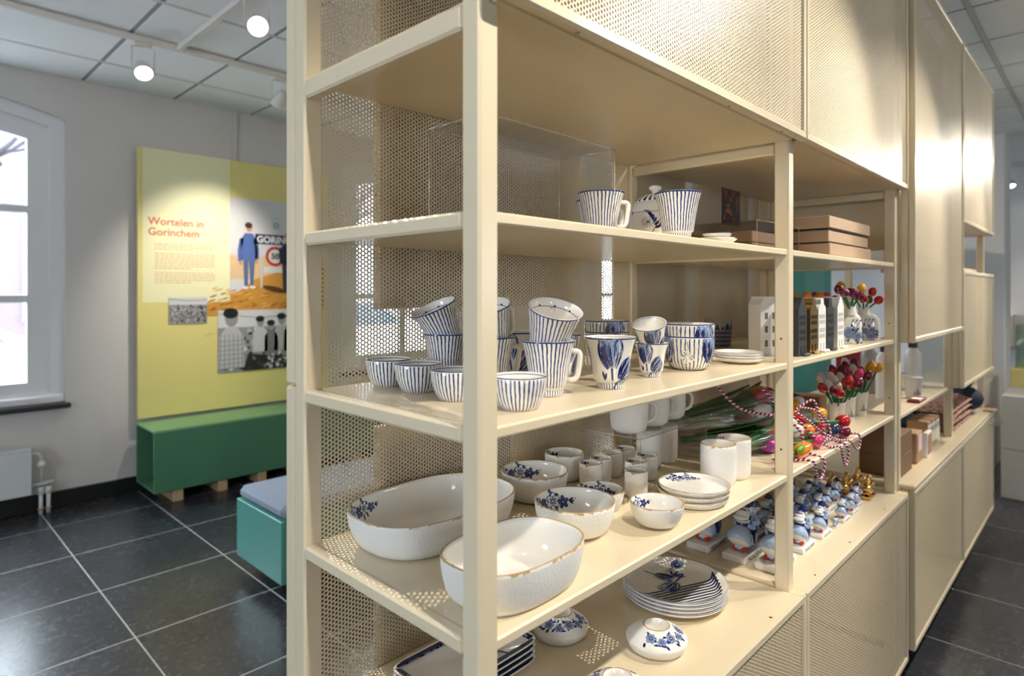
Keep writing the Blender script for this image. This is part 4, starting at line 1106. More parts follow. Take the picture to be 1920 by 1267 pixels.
striped_mug((1.0420, .7550, Z1), 'striped mug beside the acrylic cover on the upper shelf', TR)
striped_mug((1.131, .8300, Z1), 'striped mug half hidden behind the acrylic cover', TR)
JAR = [(0, .003, 0), (.036, 0, .03), (.040, .001, .05), (.052, .014, .2), (.062, .042, .45), (.065, .070, .65), (.0635, .094, .8), (.057, .111, .92), (.050, .117, .98), (.046, .117, 1.0), (.0, .117, 1.2)]
jar = thing('storage_jar', 'round white lidded jar with a blue plant drawing and striped lid', 'jar', (1.385, .835, Z1))
obj('body', MB().lathe(JAR, 64).mesh('body', white_glaze), jar)
lid = obj('lid', MB().lathe([(.050, .1172, 0), (.0525, .1185, .05), (.050, .123, .2), (.036, .134, .6), (.016, .140, .9), (0, .141, 1)], 48).mesh('lid', jar_lid_glaze), jar)
MB().lathe([(.007, .140), (.0075, .147), (.015, .152), (.0165, .157), (.012, .161), (0, .162)], 24).build('knob', white_glaze, lid)
p = Print(); rnd = random.Random(3); F = on_lathe(JAR, TFc - .15, .8)
p.stroke([(-.02 + i * .004, -.07 + i * .007) for i in range(9)], .0016, NAVY, 1)
for i in range(9): p.leaf(-.005 - .002 * i, -.045 + .006 * i, .016, .007, .4 + i * .35, rnd.choice((NAVY, BLUE)), 1, rings=2)
for i in range(14): p.stroke([(-.022, -.03), (-.022 + .018 * math.cos(i * .45), -.03 + .014 * math.sin(i * .45))], [.0006, .0016], BLUE, 2)
p.ell(.012, -.035, .009, .006, .8, NAVY, 2); p.ell(.014, -.012, .006, .012, .2, NAVY, 2)
for s_ in range(-9, 10): p.stroke([(s_ * .008, -.004), (s_ * .008 + .008, -.004)], .0010, NAVY, 1)
for s_ in (-6, -2, 3): p.flower(s_ * .012, -.004, .005, 1, 5)
obj('plant_drawing', p.mesh('plant_drawing', lambda a, b, o: F(a, -b, o), glaze), jar)
DISH = [(0, .001, 0), (.020, 0, .05), (.028, .006, .5), (.040, .0145, .985), (.0395, .0155, 1.01), (.038, .015, 1.04), (.026, .008, 1.5), (0, .006, 2)]
for k, (x, y, z) in enumerate(((1.330, .640, 0), (1.3262, .6415, .0072), (1.385, .66, 0))):
    sh = superell(.04, .032, 3.2)
    me = lathe_mesh('sauce_dish', DISH, saucer_glaze, 48, sh)
    face(tag(obj('sauce_dish', me, None, (x, y, Z1 + z)), ['lower small white dish of the pair on the upper shelf', 'upper small white dish of the pair on the upper shelf', 'single small white dish behind the stacked pair'][k], 'dish', 'small white sauce dishes'), .4 * k)

# ================================================================== BAY TWO
# upper shelf: veneered boxes, dark print, small acrylic box
for k, (x0, x1, y0, y1) in enumerate(((2.03, 2.475, .62, .93), (2.035, 2.455, .625, .92), (2.02, 2.455, .618, .93))):
    z = Z1 + .0005 + k * .0415
    t = thing('wooden_box', ['lowest', 'middle', 'top'][k] + ' flat pale wooden gift box of the stack on the upper shelf', 'box', (x0, y0, z), 'stack of flat wooden boxes')
    MB().box(0, x1 - x0, 0, y1 - y0, .0042, .0412, .002).build('box', card_wood, t)
    MB().box(.004, x1 - x0 - .004, .004, y1 - y0 - .004, 0, .0041).build('base', flat('dark_felt_base', (40, 36, 34), .9), t)  # dark inset slab paints the shaded gap below each box
for k, (x0, x1) in enumerate(((1.70, 1.985),)):
    for j in range(2):
        tag(MB().box(x0, x1, .72, .93, Z1 + .0005 + j * .032, Z1 + .031 + j * .032, .002).build('gift_box', card_dark), ['lower', 'upper'][j] + ' brown gift box beneath the small acrylic lid', 'box', 'brown gift boxes by the middle post')
c2 = thing('acrylic_cover', 'small clear acrylic cover around two brown gift boxes', 'display cover', (1.685, .70, Z1 + .0003))
MB().box(0, .315, 0, .26, .087, .09, .0006).build('top', acrylic, c2)
for a in ((0, .003, 0, .26), (.312, .315, 0, .26), (.0031, .3119, 0, .003), (.0031, .3119, .257, .26)): MB().box(a[0], a[1], a[2], a[3], 0, .0869, .0005).build('side', acrylic, c2)
m = MB()
for x in (0, .315): m.tube([(x, 0, 0), (x, 0, .09)], .001, 4)
m.tube([(0, 0, .09), (.315, 0, .09)], .001, 4).build('edge_trim', acrylic_edge, c2)
card_o = thing('picture_card', 'dark floral picture card standing above the brown gift boxes', 'card', (1.83, .84, Z1 + .0945))
MB().box(-.06, .06, -.002, .002, 0, .11, .0005).build('card', flat('dark_print_card', (40, 30, 28), .4), card_o)
p = Print(); rnd = random.Random(8)
for k in range(60): p.ell((rnd.random() - .5) * .11, rnd.random() * .1 + .005, .004 + .006 * rnd.random(), .003 + .004 * rnd.random(), rnd.random() * 3, rnd.choice((S(60, 40, 34), S(110, 70, 40), S(150, 90, 30), S(150, 40, 30), S(90, 80, 70), S(30, 26, 30))), 1 + k % 6, 8)
obj('print', p.mesh('print', lambda a, b, o: (a, -.002 - o, b), printed), card_o)

# tulip heads
def tulip_head_mesh(key, mat, r=.013, L=.034, lobes=3):
    if key in mesh_cache: return mesh_cache[key]
    m = MB(); prof = [(0, 0), (.55, .04), (.88, .2), (1.0, .42), (.92, .66), (.66, .86), (.3, .97), (0, 1.0)]
    sh = lambda th: ((1 + .07 * math.cos(lobes * th)) * math.cos(th), (1 + .07 * math.cos(lobes * th)) * math.sin(th))
    m.lathe([(a * r, b * L) for a, b in prof], 15, shape=sh); mesh_cache[key] = m.mesh('head', mat); return mesh_cache[key]
TC = {'red': (190, 34, 30), 'maroon': (110, 22, 48), 'yellow': (226, 160, 20), 'orange': (232, 132, 24), 'white': (232, 228, 220), 'pink': (206, 60, 110), 'purple': (118, 40, 78), 'lilac': (150, 130, 160), 'magenta': (176, 60, 160), 'navy': (40, 52, 84)}
TM = {k: flat(k + '_lacquer', v, .18, var=.12, nscale=60, coat=.5) for k, v in TC.items()}
stem_cache = {}
def wooden_tulip(base, tip, colr, label, group, hr=.013, hl=.034):
    base, tip = Vector(base), Vector(tip); t = thing('wooden_tulip', label, 'tulip', tuple(base), group)
    d = tip - base; mid = d * .5 + Vector((0, 0, d.length * .03))
    m = MB().tube([(0, 0, 0), tuple(mid), tuple(d)], .0032, 6); m.build('stem', stem_green, t)
    h = obj('head', tulip_head_mesh('tulip_%s_%.3f' % (colr, hr), TM[colr], hr, hl), t); h.location = d * .985
    h.rotation_euler = d.normalized().to_track_quat('Z', 'Y').to_euler()
    return t
def place(a, k, n_in):
    a = a % (2 * PI); side = ('far post side', 'back', 'cord side', 'front')[int(((a + PI / 4) % (2 * PI)) / (PI / 2))]
    return ('inner ' if k < n_in else 'outer ') + side
# two delft bottle vases with tulips
def bottle_vase(loc, label, w, d, hb, hn, rn, rz, seed, nk):
    t = thing('delft_vase', label, 'vase', loc, 'white vases with blue flowers', rz)
    m = MB(); N = 32; prof = [(0, 0), (.92, 0), (1.0, .06), (1.0, .62), (.93, .82), (.72, .95), (.45, 1.0)]
    sh = superell(w / 2, d / 2, 4.5)
    pr = [(a * w / 2, b * hb) for a, b in prof]
    m.lathe(pr, N, shape=sh).build('body', white_glaze, t)
    neck = [(rn * 1.35, hb * .93), (rn * 1.05, hb + .25 * (hn - hb)), (rn, hb + .6 * (hn - hb)), (rn * 1.12, hn - .004), (rn * 1.2, hn), (rn * .95, hn), (rn * .85, hb)]
    MB().lathe(neck, 28).build('neck', white_glaze, t)
    p = Print(); rnd = random.Random(seed)
    for k in range(nk): p.flower((rnd.random() - .5) * w * .7, hb * (.12 + .3 * rnd.random()), .011 + .006 * rnd.random(), 1 + k, 6, k)
    for k in range(26): p.leaf((rnd.random() - .5) * w * .8, hb * (.05 + .5 * rnd.random()), .014, .006, rnd.random() * 6.28, rnd.choice((NAVY, BLUE, LBLUE)), 1)
    for k in range(3): p.stroke([(-.01 + k * .008, hb * .4), (-.005 + k * .01, hb * .6), (.0 + k * .012, hb * .78)], .0014, BLUE, 1); p.leaf(.0 + k * .012, hb * .74, .01, .005, 1.2, BLUE, 1)
    keep = lambda a: max(-w * .44, min(w * .44, a)); kz = lambda b: max(.003, min(hb * .8, b))
    me = p.mesh('floral_print', lambda a, b, o: (keep(a), -(d / 2 + .0004 + o), kz(b)), glaze)
    obj('floral_print', me, t)
    return t
bottle_vase((2.340, .650, Z2), 'delft bottle vase with a tall twisted neck next to the canal houses', .066, .05, .105, .148, .0175, -1.0, 3, 5)
bottle_vase((2.570, .668, Z2), 'broad delft bottle vase next to the far post', .105, .052, .098, .122, .019, -1.1, 6, 7)
G1, G2 = 'tulips in the slim delft vase', 'tulips in the broad delft vase'
for i, (dx, dy, dz, c) in enumerate(((-.03, -.02, .02, 'purple'), (-.06, .01, .045, 'maroon'), (-.01, .02, .055, 'yellow'), (.03, -.02, .045, 'yellow'), (-.02, -.03, .005, 'maroon'), (-.075, -.01, .03, 'purple'))):
    wooden_tulip((2.340, .650, Z2 + .11), (2.340 + dx * 1.2, .650 + dy, Z2 + .150 + dz * .6), c, ['purple tulip low in the slim vase', 'maroon tulip high in the slim vase', 'yellow tulip at the back of the slim vase', 'yellow tulip leaning towards the broad vase', 'maroon tulip drooping over the slim vase', 'purple tulip leaning towards the canal houses'][i], G1, .015, .034)
for i, (dx, dy, dz, c) in enumerate(((-.045, -.01, .02, 'red'), (-.005, -.02, .045, 'red'), (-.03, .02, .045, 'maroon'), (.045, .0, .015, 'maroon'), (.0, -.03, .012, 'red'))):
    wooden_tulip((2.570, .668, Z2 + .10), (2.570 + dx * 1.2, .668 + dy * 1.3, Z2 + .128 + dz * .8), c, ['red tulip leaning out of the broad vase towards the slim one', 'highest red tulip in the broad vase', 'maroon tulip at the back of the broad vase', 'maroon tulip leaning towards the far post', 'red tulip at the front of the broad vase'][i], G2, .015, .034)
# pots of orange and magenta tulips behind the houses
CUPP = [(0, .002), (.026, 0), (.0275, .002), (.034, .088), (.0352, .089), (.0352, .091), (.0332, .091), (.027, .006), (0, .005)]
cup_me = MB().lathe(CUPP, 32).mesh('cup', white_paper)
def sketch_mesh():
    p = Print(); rnd = random.Random(2); g = S(150, 152, 154); d = S(96, 98, 102)
    for k in range(9): p.poly([(-.022 + k * .0042, .020), (-.018 + k * .0042, .020), (-.020 + k * .0042, .026 + .012 * rnd.random())], g, 1, 1)
    p.poly([(-.012, .022), (-.004, .022), (-.006, .044), (-.010, .044)], g, 2, 1)
    p.stroke([(-.020, .034), (.004, .052)], .0009, d, 3); p.stroke([(-.014, .054), (-.002, .032)], .0009, d, 3)
    for k in range(20): p.stroke([(-.022 + .002 * k, .019), (-.021 + .002 * k, .022 + .007 * rnd.random())], .0005, d, 3)
    p.stroke([(-.024, .0185), (.02, .0185)], .0006, d, 3)
    return p.mesh('windmill_sketch', lambda a, b, o: ((.0275 + .0065 * b / .088 + .0004 + o) * math.cos(a / .03), (.0275 + .0065 * b / .088 + .0004 + o) * math.sin(a / .03), b), printed)
sk_me = sketch_mesh()
def paper_cup(loc, label, s=1.0, th=TFc, group='white paper cups of tulips'):
    t = thing('paper_cup', label, 'cup', loc, group); t.scale = (s, s, s); obj('cup', cup_me, t); face(obj('windmill_sketch', sk_me, t), th + .25); return t
for x, y, lab in ((2.11, .725, 'white pot of orange tulips behind the gold canal house'), (2.235, .725, 'white pot of orange tulips behind the white canal house'), (2.43, .765, 'white pot of magenta tulips behind the stepped gable house')):
    paper_cup((x, y, Z2), lab, 1.0, group='pots behind the canal houses')
    cols = ('orange', 'yellow', 'orange', 'orange', 'yellow') if x < 2.3 else ('magenta', 'purple', 'maroon', 'pink', 'maroon')
    for k, c in enumerate(cols):
        a = k * 1.26; wooden_tulip((x, y, Z2 + .06), (x + .035 * math.cos(a), y + .03 * math.sin(a), Z2 + .135 + .012 * (k % 2)), c, '%s wooden tulip at the %s of the %s' % (c, place(a, 9, 3).replace('outer ', '').replace('cord side', 'middle post side'), 'pot behind the gold canal house' if x < 2.2 else 'pot behind the white canal house' if x < 2.3 else 'pot behind the stepped gable house'), 'tulips behind the canal houses', .015, .034)
# three cups of tulips on shelf three
cups3 = ((2.272, .672, .74, 'white windmill cup of pale tulips nearest the cords'), (2.419, .679, .74, 'white windmill cup of tulips in the middle of the three'), (2.571, .680, .76, 'white windmill cup of tulips nearest the far post'))
pal = (('white', 'white', 'red', 'white', 'maroon', 'red', 'white', 'red', 'maroon', 'red', 'maroon', 'white', 'red'), ('red', 'white', 'purple', 'maroon', 'pink', 'maroon', 'red', 'pink', 'red', 'white', 'maroon', 'purple', 'yellow'), ('pink', 'white', 'yellow', 'purple', 'white', 'yellow', 'maroon', 'yellow', 'purple', 'pink', 'yellow', 'white', 'maroon'))
for (x, y, s, lab), cols, nm in zip(cups3, pal, ('cup nearest the cords', 'middle windmill cup', 'cup nearest the far post')):
    paper_cup((x, y, Z3), lab, s).scale = (s, s, .97)
    for k, c in enumerate(cols):
        a = k * 2.4; r = .006 + .052 * math.sqrt(k / 13)
        wooden_tulip((x + .22 * r * math.cos(a), y + .22 * r * math.sin(a), Z3 + .07), (x + 1.35 * r * math.cos(a), y + r * math.sin(a), Z3 + .118 + .030 * ((k * 5) % 4) / 3 + (.010 if x > 2.3 else 0) + (.015 if x > 2.5 else 0)), c, '%s wooden tulip at the %s of the %s' % (c, place(a, k, 6), nm), 'tulips in the windmill cups', .0140, .041)

# bouquets in cellophane
def cello_cone(L, r0, r1, seed):
    rnd = random.Random(seed); m = MB(); n, k = 28, 14; vs = []
    for i in range(k + 1):
        t = i / k; r = r0 + (r1 - r0) * t ** .8
        for j in range(n):
            a = 2 * PI * j / n; rr = r * (1 + .13 * math.sin(5 * a + 3 * t) + .08 * rnd.gauss(0, 1) * (1 if 0 < i else .5))
            vs.append((L * t, rr * math.cos(a), max(-r1 * .9, rr * .72 * math.sin(a))))
    fs = [(i * n + j, i * n + (j + 1) % n, (i + 1) * n + (j + 1) % n, (i + 1) * n + j) for i in range(k) for j in range(n)]
    m.add(vs, fs, 0, None, None, True); return m
def bouquet(loc, label, L, heads, seed, rot, leaves=4, r1=.07):
    t = thing('tulip_bouquet', label, 'bouquet', loc, 'tulip bouquets wrapped in cellophane', 0, rot)
    rnd = random.Random(seed)
    for k, (c, y, z, back) in enumerate(heads):
        x1 = L - .05 - back
        MB().tube([(.02, y * .25, z * .25), (x1 * .55, y * .6, z * .6 + .004), (x1, y, z)], .0052, 7).build('stem', stem_green, t)
        h = obj('tulip_head', tulip_head_mesh('big_' + c, TM[c], .0205, .055), t, (x1 - .004, y, z)); h.rotation_euler = (0, PI / 2 - z * 2, y * 3)
    for k in range(leaves):
        y, z = (rnd.random() - .5) * .08, rnd.random() * .05 - .01; m = MB(); N = 7
        vs = []
        for i in range(N + 1):
            q = i / N; w = .024 * math.sin(PI * min(.99, q * .95 + .04)); x = .06 + (L * .75) * q
            for s_ in (-1, 0, 1): vs.append((x, y * (.3 + q) + s_ * w * .8, z * (.3 + .9 * q) + .018 * q * q + (0 if s_ == 0 else .005)))
        m.add(vs, [(3 * i + a, 3 * i + a + 1, 3 * i + 4 + a, 3 * i + 3 + a) for i in range(N) for a in (0, 1)], 0, None, None, True)
        me = m.build('leaf', leaf_green, t); me.modifiers.new('thickness', 'SOLIDIFY').thickness = .0015
    cello_cone(L, .022, r1, seed).build('cellophane', cello, t)
bouquet((1.565, .935, Z3 + .080), 'cellophane bouquet of pink and white tulips reaching past the middle post', .35, [('pink', -.02, .035, .0), ('white', -.035, .0, .015), ('lilac', -.02, -.032, .01), ('purple', .03, -.005, -.02), ('orange', .045, .03, -.03), ('red', .01, -.03, .05)], 4, (0, -.13, -.62), 7, .075)
bouquet((1.585, .895, Z3 + .042), 'cellophane bouquet of red and magenta tulips lying low by the tall tumbler', .32, [('red', -.01, .008, .0), ('magenta', -.036, -.018, .02), ('white', -.02, -.018, -.03), ('maroon', .025, .0, .01), ('red', .03, -.018, -.03)], 9, (0, .0, -.62), 4, .045)
bouquet((1.66, .74, Z3 + .036), 'cellophane bouquet of orange and red tulips with pink ones under the cords', .40, [('orange', -.02, .0, .10), ('red', -.015, .02, .05), ('pink', -.04, -.012, .06), ('navy', .005, .015, .0), ('white', -.02, .025, .12), ('yellow', .01, .045, .05)], 2, (0, -.03, -.1), 3, .052)
bouquet((1.70, .82, Z3 + .10), 'cellophane bouquet of dark tulips on top of the pile', .38, [('navy', -.03, .01, .07), ('yellow', .01, .02, .02), ('maroon', -.01, .03, .06), ('white', -.04, .03, .11), ('red', .02, .0, .0)], 6, (0, -.02, -.05), 3, .05)
lt = thing('wooden_tulip', 'single orange and yellow wooden tulip lying at the shelf edge', 'tulip', (1.745, .618, Z3 + .0225), None, 0, (0, PI / 2, .05))
obj('head', tulip_head_mesh('loose_orange', TM['orange'], .0205, .125), lt); MB().tube([(0, 0, .01), (.004, 0, -.06)], .004, 6).build('stem', stem_green, lt)
MB().ball((-.012, -.008, .012), (.010, .010, .03), 0, None, 10, 6).build('petal', flat('leafy_green_lacquer', (96, 160, 30), .2, coat=.5), lt)

# loose wooden tulips heaped under the cords
for k, (c, x, y, z, lab) in enumerate((('white', 1.915, .68, 1.085, 'white wooden tulip lying just past the middle post'), ('orange', 1.955, .662, 1.083, 'orange wooden tulip lying in the heap next to the white one'), ('red', 2.045, .655, 1.075, 'red wooden tulip lying in the middle of the heap'), ('pink', 1.935, .628, 1.062, 'pink wooden tulip lying at the front of the heap'), ('navy', 2.00, .715, 1.108, 'navy wooden tulip lying on top of the heap'), ('yellow', 2.075, .665, 1.115, 'amber wooden tulip lying on top of the heap'), ('red', 2.165, .622, 1.085, 'red wooden tulip at the far end of the heap'), ('navy', 2.08, .625, 1.072, 'navy wooden tulip tucked below the red ones'), ('maroon', 2.12, .612, 1.060, 'maroon wooden tulip at the shelf edge'), ('purple', 2.05, .735, 1.155, 'purple wooden tulip high in the heap'), ('white', 2.03, .715, 1.150, 'white wooden tulip high in the heap'), ('yellow', 1.985, .71, 1.146, 'yellow wooden tulip high in the heap'))):
    d = Vector((.86 - .1 * (k % 3), -.45 + .12 * (k % 4), .05 * (k % 3 - 1))).normalized()
    t = thing('wooden_tulip', lab, 'tulip', (x, y, z), 'heap of wooden tulips under the cords', 0, tuple(d.to_track_quat('Z', 'Y').to_euler()))
    obj('head', tulip_head_mesh('big_' + c, TM[c], .0205, .055), t, (0, 0, -.026)); MB().tube([(0, 0, -.02), (.003, .002, -.10), (0, .004, -.2)], .005, 7).build('stem', stem_green, t)

# cords: hung in loops over the shelf edge
def spline(P, n=10):
    P = [Vector(p) for p in P]; out = []
    for i in range(len(P) - 1):
        p0, p1, p2, p3 = P[max(i - 1, 0)], P[i], P[i + 1], P[min(i + 2, len(P) - 1)]
        for k in range(n):
            t = k / n; out.append(.5 * ((2 * p1) + (-p0 + p2) * t + (2 * p0 - 5 * p1 + 4 * p2 - p3) * t * t + (-p0 + 3 * p1 - 3 * p2 + p3) * t ** 3))
    return out + [P[-1]]
EY = YF - .006
cordL = [
    ([(1.72, .66, Z3 + .006), (1.77, .62, Z3 + .006), (1.80, EY, Z3 + .004), (1.83, EY, Z3 - .03), (1.87, EY, Z3 - .055), (1.905, EY, Z3 - .045), (1.915, EY, Z3 - .01), (1.90, .61, Z3 + .005), (1.86, .66, Z3 + .008)], 'twisted cord looping below the shelf edge by the orange tulip'),
    ([(1.95, .68, Z3 + .10), (1.97, .65, Z3 + .07), (2.00, .62, Z3 + .03), (2.05, .60, Z3 + .006), (2.10, EY, Z3 + .003), (2.13, EY, Z3 - .03), (2.165, EY, Z3 - .062), (2.19, EY, Z3 - .05), (2.19, EY, Z3 - .01), (2.17, .61, Z3 + .006), (2.10, .66, Z3 + .02)], 'twisted cord with a pointed loop hanging in front of the gold figurines'),
    ([(1.88, .67, Z3 + .13), (1.95, .64, Z3 + .095), (2.04, .62, Z3 + .05), (2.14, .60, Z3 + .015), (2.22, EY, Z3 + .004), (2.30, EY, Z3 - .03), (2.345, EY, Z3 - .035), (2.36, EY, Z3 - .005), (2.32, EY + .004, Z3 + .014), (2.24, .615, Z3 + .012), (2.12, .65, Z3 + .01)], 'twisted cord looping over the shelf edge towards the far post'),
    ([(1.93, .66, Z3 + .12), (1.99, .63, Z3 + .145), (2.02, .62, Z3 + .10), (2.05, .615, Z3 + .06), (2.04, .615, Z3 + .02), (2.0, .63, Z3 + .012)], 'short twisted cord lying across the dark bouquet'),
    ([(1.68, .68, Z3 + .20), (1.70, .65, Z3 + .16), (1.74, .63, Z3 + .11), (1.72, .63, Z3 + .05), (1.78, .62, Z3 + .02), (1.84, .62, Z3 + .008)], 'twisted cord hanging down beside the middle post'),
    ([(1.60, .80, Z3 + .235), (1.63, .78, Z3 + .19), (1.66, .75, Z3 + .15), (1.70, .72, Z3 + .13), (1.80, .66, Z3 + .11), (1.86, .63, Z3 + .07), (1.87, .62, Z3 + .012)], 'twisted cord tied around the pink and white bouquet'),
    ([(2.02, .67, Z3 + .115), (2.10, .645, Z3 + .10), (2.16, .63, Z3 + .06), (2.15, .62, Z3 + .02), (2.08, .63, Z3 + .008)], 'twisted cord curling in front of the first windmill cup'),
]
for P, lab in cordL: tag(MB().tube(spline([(1.64 + (q[0] - 1.64) * .77, q[1], q[2]) for q in P]), .0035, 8).build('twisted_cord', cord), 'tricolour ' + lab, 'cord', 'red white and blue cords')
tag(MB().box(2.56, 2.65, .82, .98, Z3 + .001, Z3 + .05, .002).build('cardboard_box', card), 'small flat cardboard box beside the last windmill cup', 'box')

# ---- kissing couples
def couple_meshes():
    sky = S(168, 190, 222); nv = S(30, 42, 104); wh = S(240, 240, 240); rd = S(214, 52, 30)
    g = MB(); b = MB(); base = MB()
    base.box(-.45, .45, -.22, .22, 0, .13, .02, 0, wh)
    sk = Matrix.Translation((-.20, 0, .30)) @ Matrix.Rotation(math.radians(38), 4, 'Y')
    g.lathe([(0, -.06), (.10, -.055), (.19, -.02), (.235, .035), (.235, .09), (.20, .17), (.14, .25), (.095, .31), (0, .34)], 20, 0, sky, M=sk)
    g.lathe([(0, -.068), (.11, -.062), (.185, -.03), (.20, -.012)], 20, 0, S(226, 222, 212), M=sk)
    for y in (-.08, .08): g.ball((-.17, y, .175), (.085, .055, .05), 0, rd, 12, 8); g.ball((-.10, y, .18), (.04, .035, .03), 0, rd, 10, 6)
    g.ball((-.17, 0, .22), (.09, .10, .07), 0, S(200, 212, 232), 10, 6)
    g.ball((-.04, 0, .585), (.115, .125, .12), 0, nv); g.ball((-.03, 0, .645), (.13, .13, .035), 0, wh)
    g.ball((.005, 0, .735), (.105, .105, .105), 0, wh)
    g.ball((-.045, 0, .775), (.135, .125, .10), 0, wh, 14, 10); g.ball((-.15, 0, .735), (.085, .14, .05), 0, wh, 12, 8); g.ball((.0, 0, .85), (.07, .085, .05), 0, wh)
    g.tube([(-.02, -.10, .80), (-.09, -.06, .865), (-.11, 0, .875), (-.09, .06, .865), (-.02, .10, .80)], .012, 6, 0, nv); g.tube([(.04, -.09, .81), (-.02, -.05, .89), (-.03, .05, .89), (.04, .09, .81)], .010, 6, 0, nv)
    g.tube([(-.08, -.12, .60), (.02, -.16, .53), (.11, -.14, .58)], .042, 8, 0, sky); g.tube([(-.08, .12, .60), (.02, .16, .53), (.11, .14, .58)], .042, 8, 0, sky)
    b.lathe([(0, .13), (.10, .13), (.14, .2), (.165, .32), (.155, .45), (.115, .55), (0, .57)], 18, 0, nv, c=(.22, 0, 0))
    for y in (-.08, .08): b.ball((.2, y, .165), (.10, .06, .045), 0, sky, 12, 8)
    b.ball((.205, 0, .63), (.13, .145, .14), 0, sky); b.tube([(.21, -.13, .70), (.15, -.20, .60), (.02, -.15, .60)], .052, 8, 0, sky); b.tube([(.21, .13, .70), (.15, .20, .60), (.02, .15, .60)], .052, 8, 0, sky)
    for y in (-.065, .065): b.tube([(.10, y * 1.3, .72), (.07, y, .60), (.10, y, .50)], .022, 6, 0, nv)
    b.ball((.15, 0, .83), (.115, .11, .115), 0, wh, 14, 10); b.ball((.19, 0, .90), (.135, .135, .07), 0, nv, 14, 8); b.ball((.20, 0, .955), (.10, .10, .055), 0, nv, 12, 8); b.ball((.09, 0, .885), (.09, .105, .022), 0, nv)
    b.ball((.05, 0, .80), (.03, .02, .02), 0, wh)
    for y in (-.045, .045): b.ball((.06, y * 1.2, .845), (.012, .016, .018), 0, nv, 8, 6); g.ball((.10, y * 1.1, .755), (.010, .014, .016), 0, nv, 8, 6)
    vs, fs = text_mb('HOLLAND', .115, 'l', .002)
    xs = [v[0] for v in vs]; w = max(xs) - min(xs); k = .62 / w
    t = MB().add([((v[0] - min(xs)) * k - .31, -.2215, .03 + v[1] * .95) for v in vs], fs, 0, None, S(44, 52, 110))
    return base.mesh('base', glaze), g.mesh('girl', glaze), b.mesh('boy', glaze), t.mesh('lettering', printed)
bM, gM, yM, tM = couple_meshes()
def gold_copy(me):
    c = me.copy(); c.materials.clear(); c.materials.append(gold); return c
gB, gG, gY = gold_copy(bM), gold_copy(gM), gold_copy(yM)
def couple(x, y, s, label, group, gld=False, rz=0):
    t = thing('kissing_couple', label, 'figurine', (x, y, ZD), group, rz); t.scale = (s,) * 3
    obj('base', gB if gld else bM, t); obj('girl', gG if gld else gM, t); obj('boy', gY if gld else yM, t)
    if not gld: obj('lettering', tM, t)
GB, GS, GM, GG = 'large kissing couples', 'front row of kissing couples', 'kissing couples in the rows behind', 'gold kissing couples'
couple(1.742, .872, .155, 'large kissing couple farthest back, behind the dinner plates', GB)
couple(1.742, .762, .155, 'large kissing couple behind the rim of the dinner plates', GB)
couple(1.742, .672, .15, 'large kissing couple standing against the middle post', GB)
couple(1.912, .664, .118, 'foremost blue kissing couple just past the middle post', GS)
couple(2.056, .656, .098, 'second blue kissing couple in the front row', GS)
couple(2.238, .646, .078, 'third blue kissing couple, past the tiny one', GS)
couple(2.336, .646, .075, 'fourth blue kissing couple in the front row', GS)
couple(2.425, .655, .075, 'last blue kissing couple before the gold ones', GS)
couple(2.150, .640, .034, 'tiny kissing couple standing alone at the front', GS)
for r, (y, s, xs) in enumerate(((.735, .105, (1.90, 2.01, 2.115)), (.715, .085, (2.20, 2.29, 2.38)), (.80, .10, (1.90, 2.0, 2.10, 2.2)), (.78, .082, (2.29, 2.38)))):
    for k, x in enumerate(xs):
        couple(x + .02 * (r % 2), y, s, '%s blue kissing couple in the %s' % (['first', 'second', 'third', 'fourth'][k], ['second row, near the middle post', 'second row, near the gold ones', 'third row, near the middle post', 'third row, near the gold ones'][r]), GM)
for k, (x, y, lab) in enumerate(((2.545, .648, 'foremost gold kissing couple'), (2.60, .70, 'gold kissing couple nearest the far post'), (2.515, .715, 'gold kissing couple right behind the foremost one'), (2.455, .745, 'gold kissing couple next to the last blue ones'), (2.37, .86, 'gold kissing couple before the brown box'), (2.29, .86, 'second gold kissing couple from the brown box'), (2.20, .88, 'third gold kissing couple from the brown box'), (2.06, .89, 'gold kissing couple farthest along the back'))):
    couple(x, y, .082, lab, GG, True)

# ================================================================== FAR UNIT GOODS
for x, y, lab in ((3.52, .70, 'white drinking bottle with a dark cap on the far shelf'), (3.18, .74, 'white drinking bottle half hidden by the near cabinet'), (3.33, .84, 'grey drinking bottle behind the white ones')):
    t = thing('drinking_bottle', lab, 'bottle', (x, y, 1.015), 'drinking bottles')
    MB().lathe([(0, 0), (.034, 0), (.036, .003), (.036, .17), (.033, .19), (.02, .205), (.018, .215), (0, .215)], 28).build('body', metal_white if 'grey' not in lab else flat('grey_bottle', (160, 158, 158), .4), t)
    MB().lathe([(.019, .212), (.02, .215), (.02, .24), (.016, .245), (0, .245)], 20).build('cap', flat('dark_cap', (50, 56, 58), .4), t)
    MB().tube([(0, -.016, .24), (0, -.012, .262), (0, .012, .262), (0, .016, .24)], .003, 6).build('carry_loop', steel, t)
paper_cup((3.30, .655, 1.015), 'white windmill cup of sweets on the far shelf', 1.05, group='cups on the far shelf'); paper_cup((3.38, .72, 1.015), 'white windmill cup behind the cup of sweets', 1.1, group='cups on the far shelf')
t = thing('chocolate_bar', 'small wrapped chocolate bar in front of the far cups', 'chocolate bar', (3.22, .625, 1.015)); MB().box(-.07, .07, -.025, .025, 0, .012, .003).build('wrapper', flat('red_wrapper', (130, 40, 50), .3), t); MB().box(-.03, .03, -.02, .02, .012, .0125).build('label', white_paper, t)
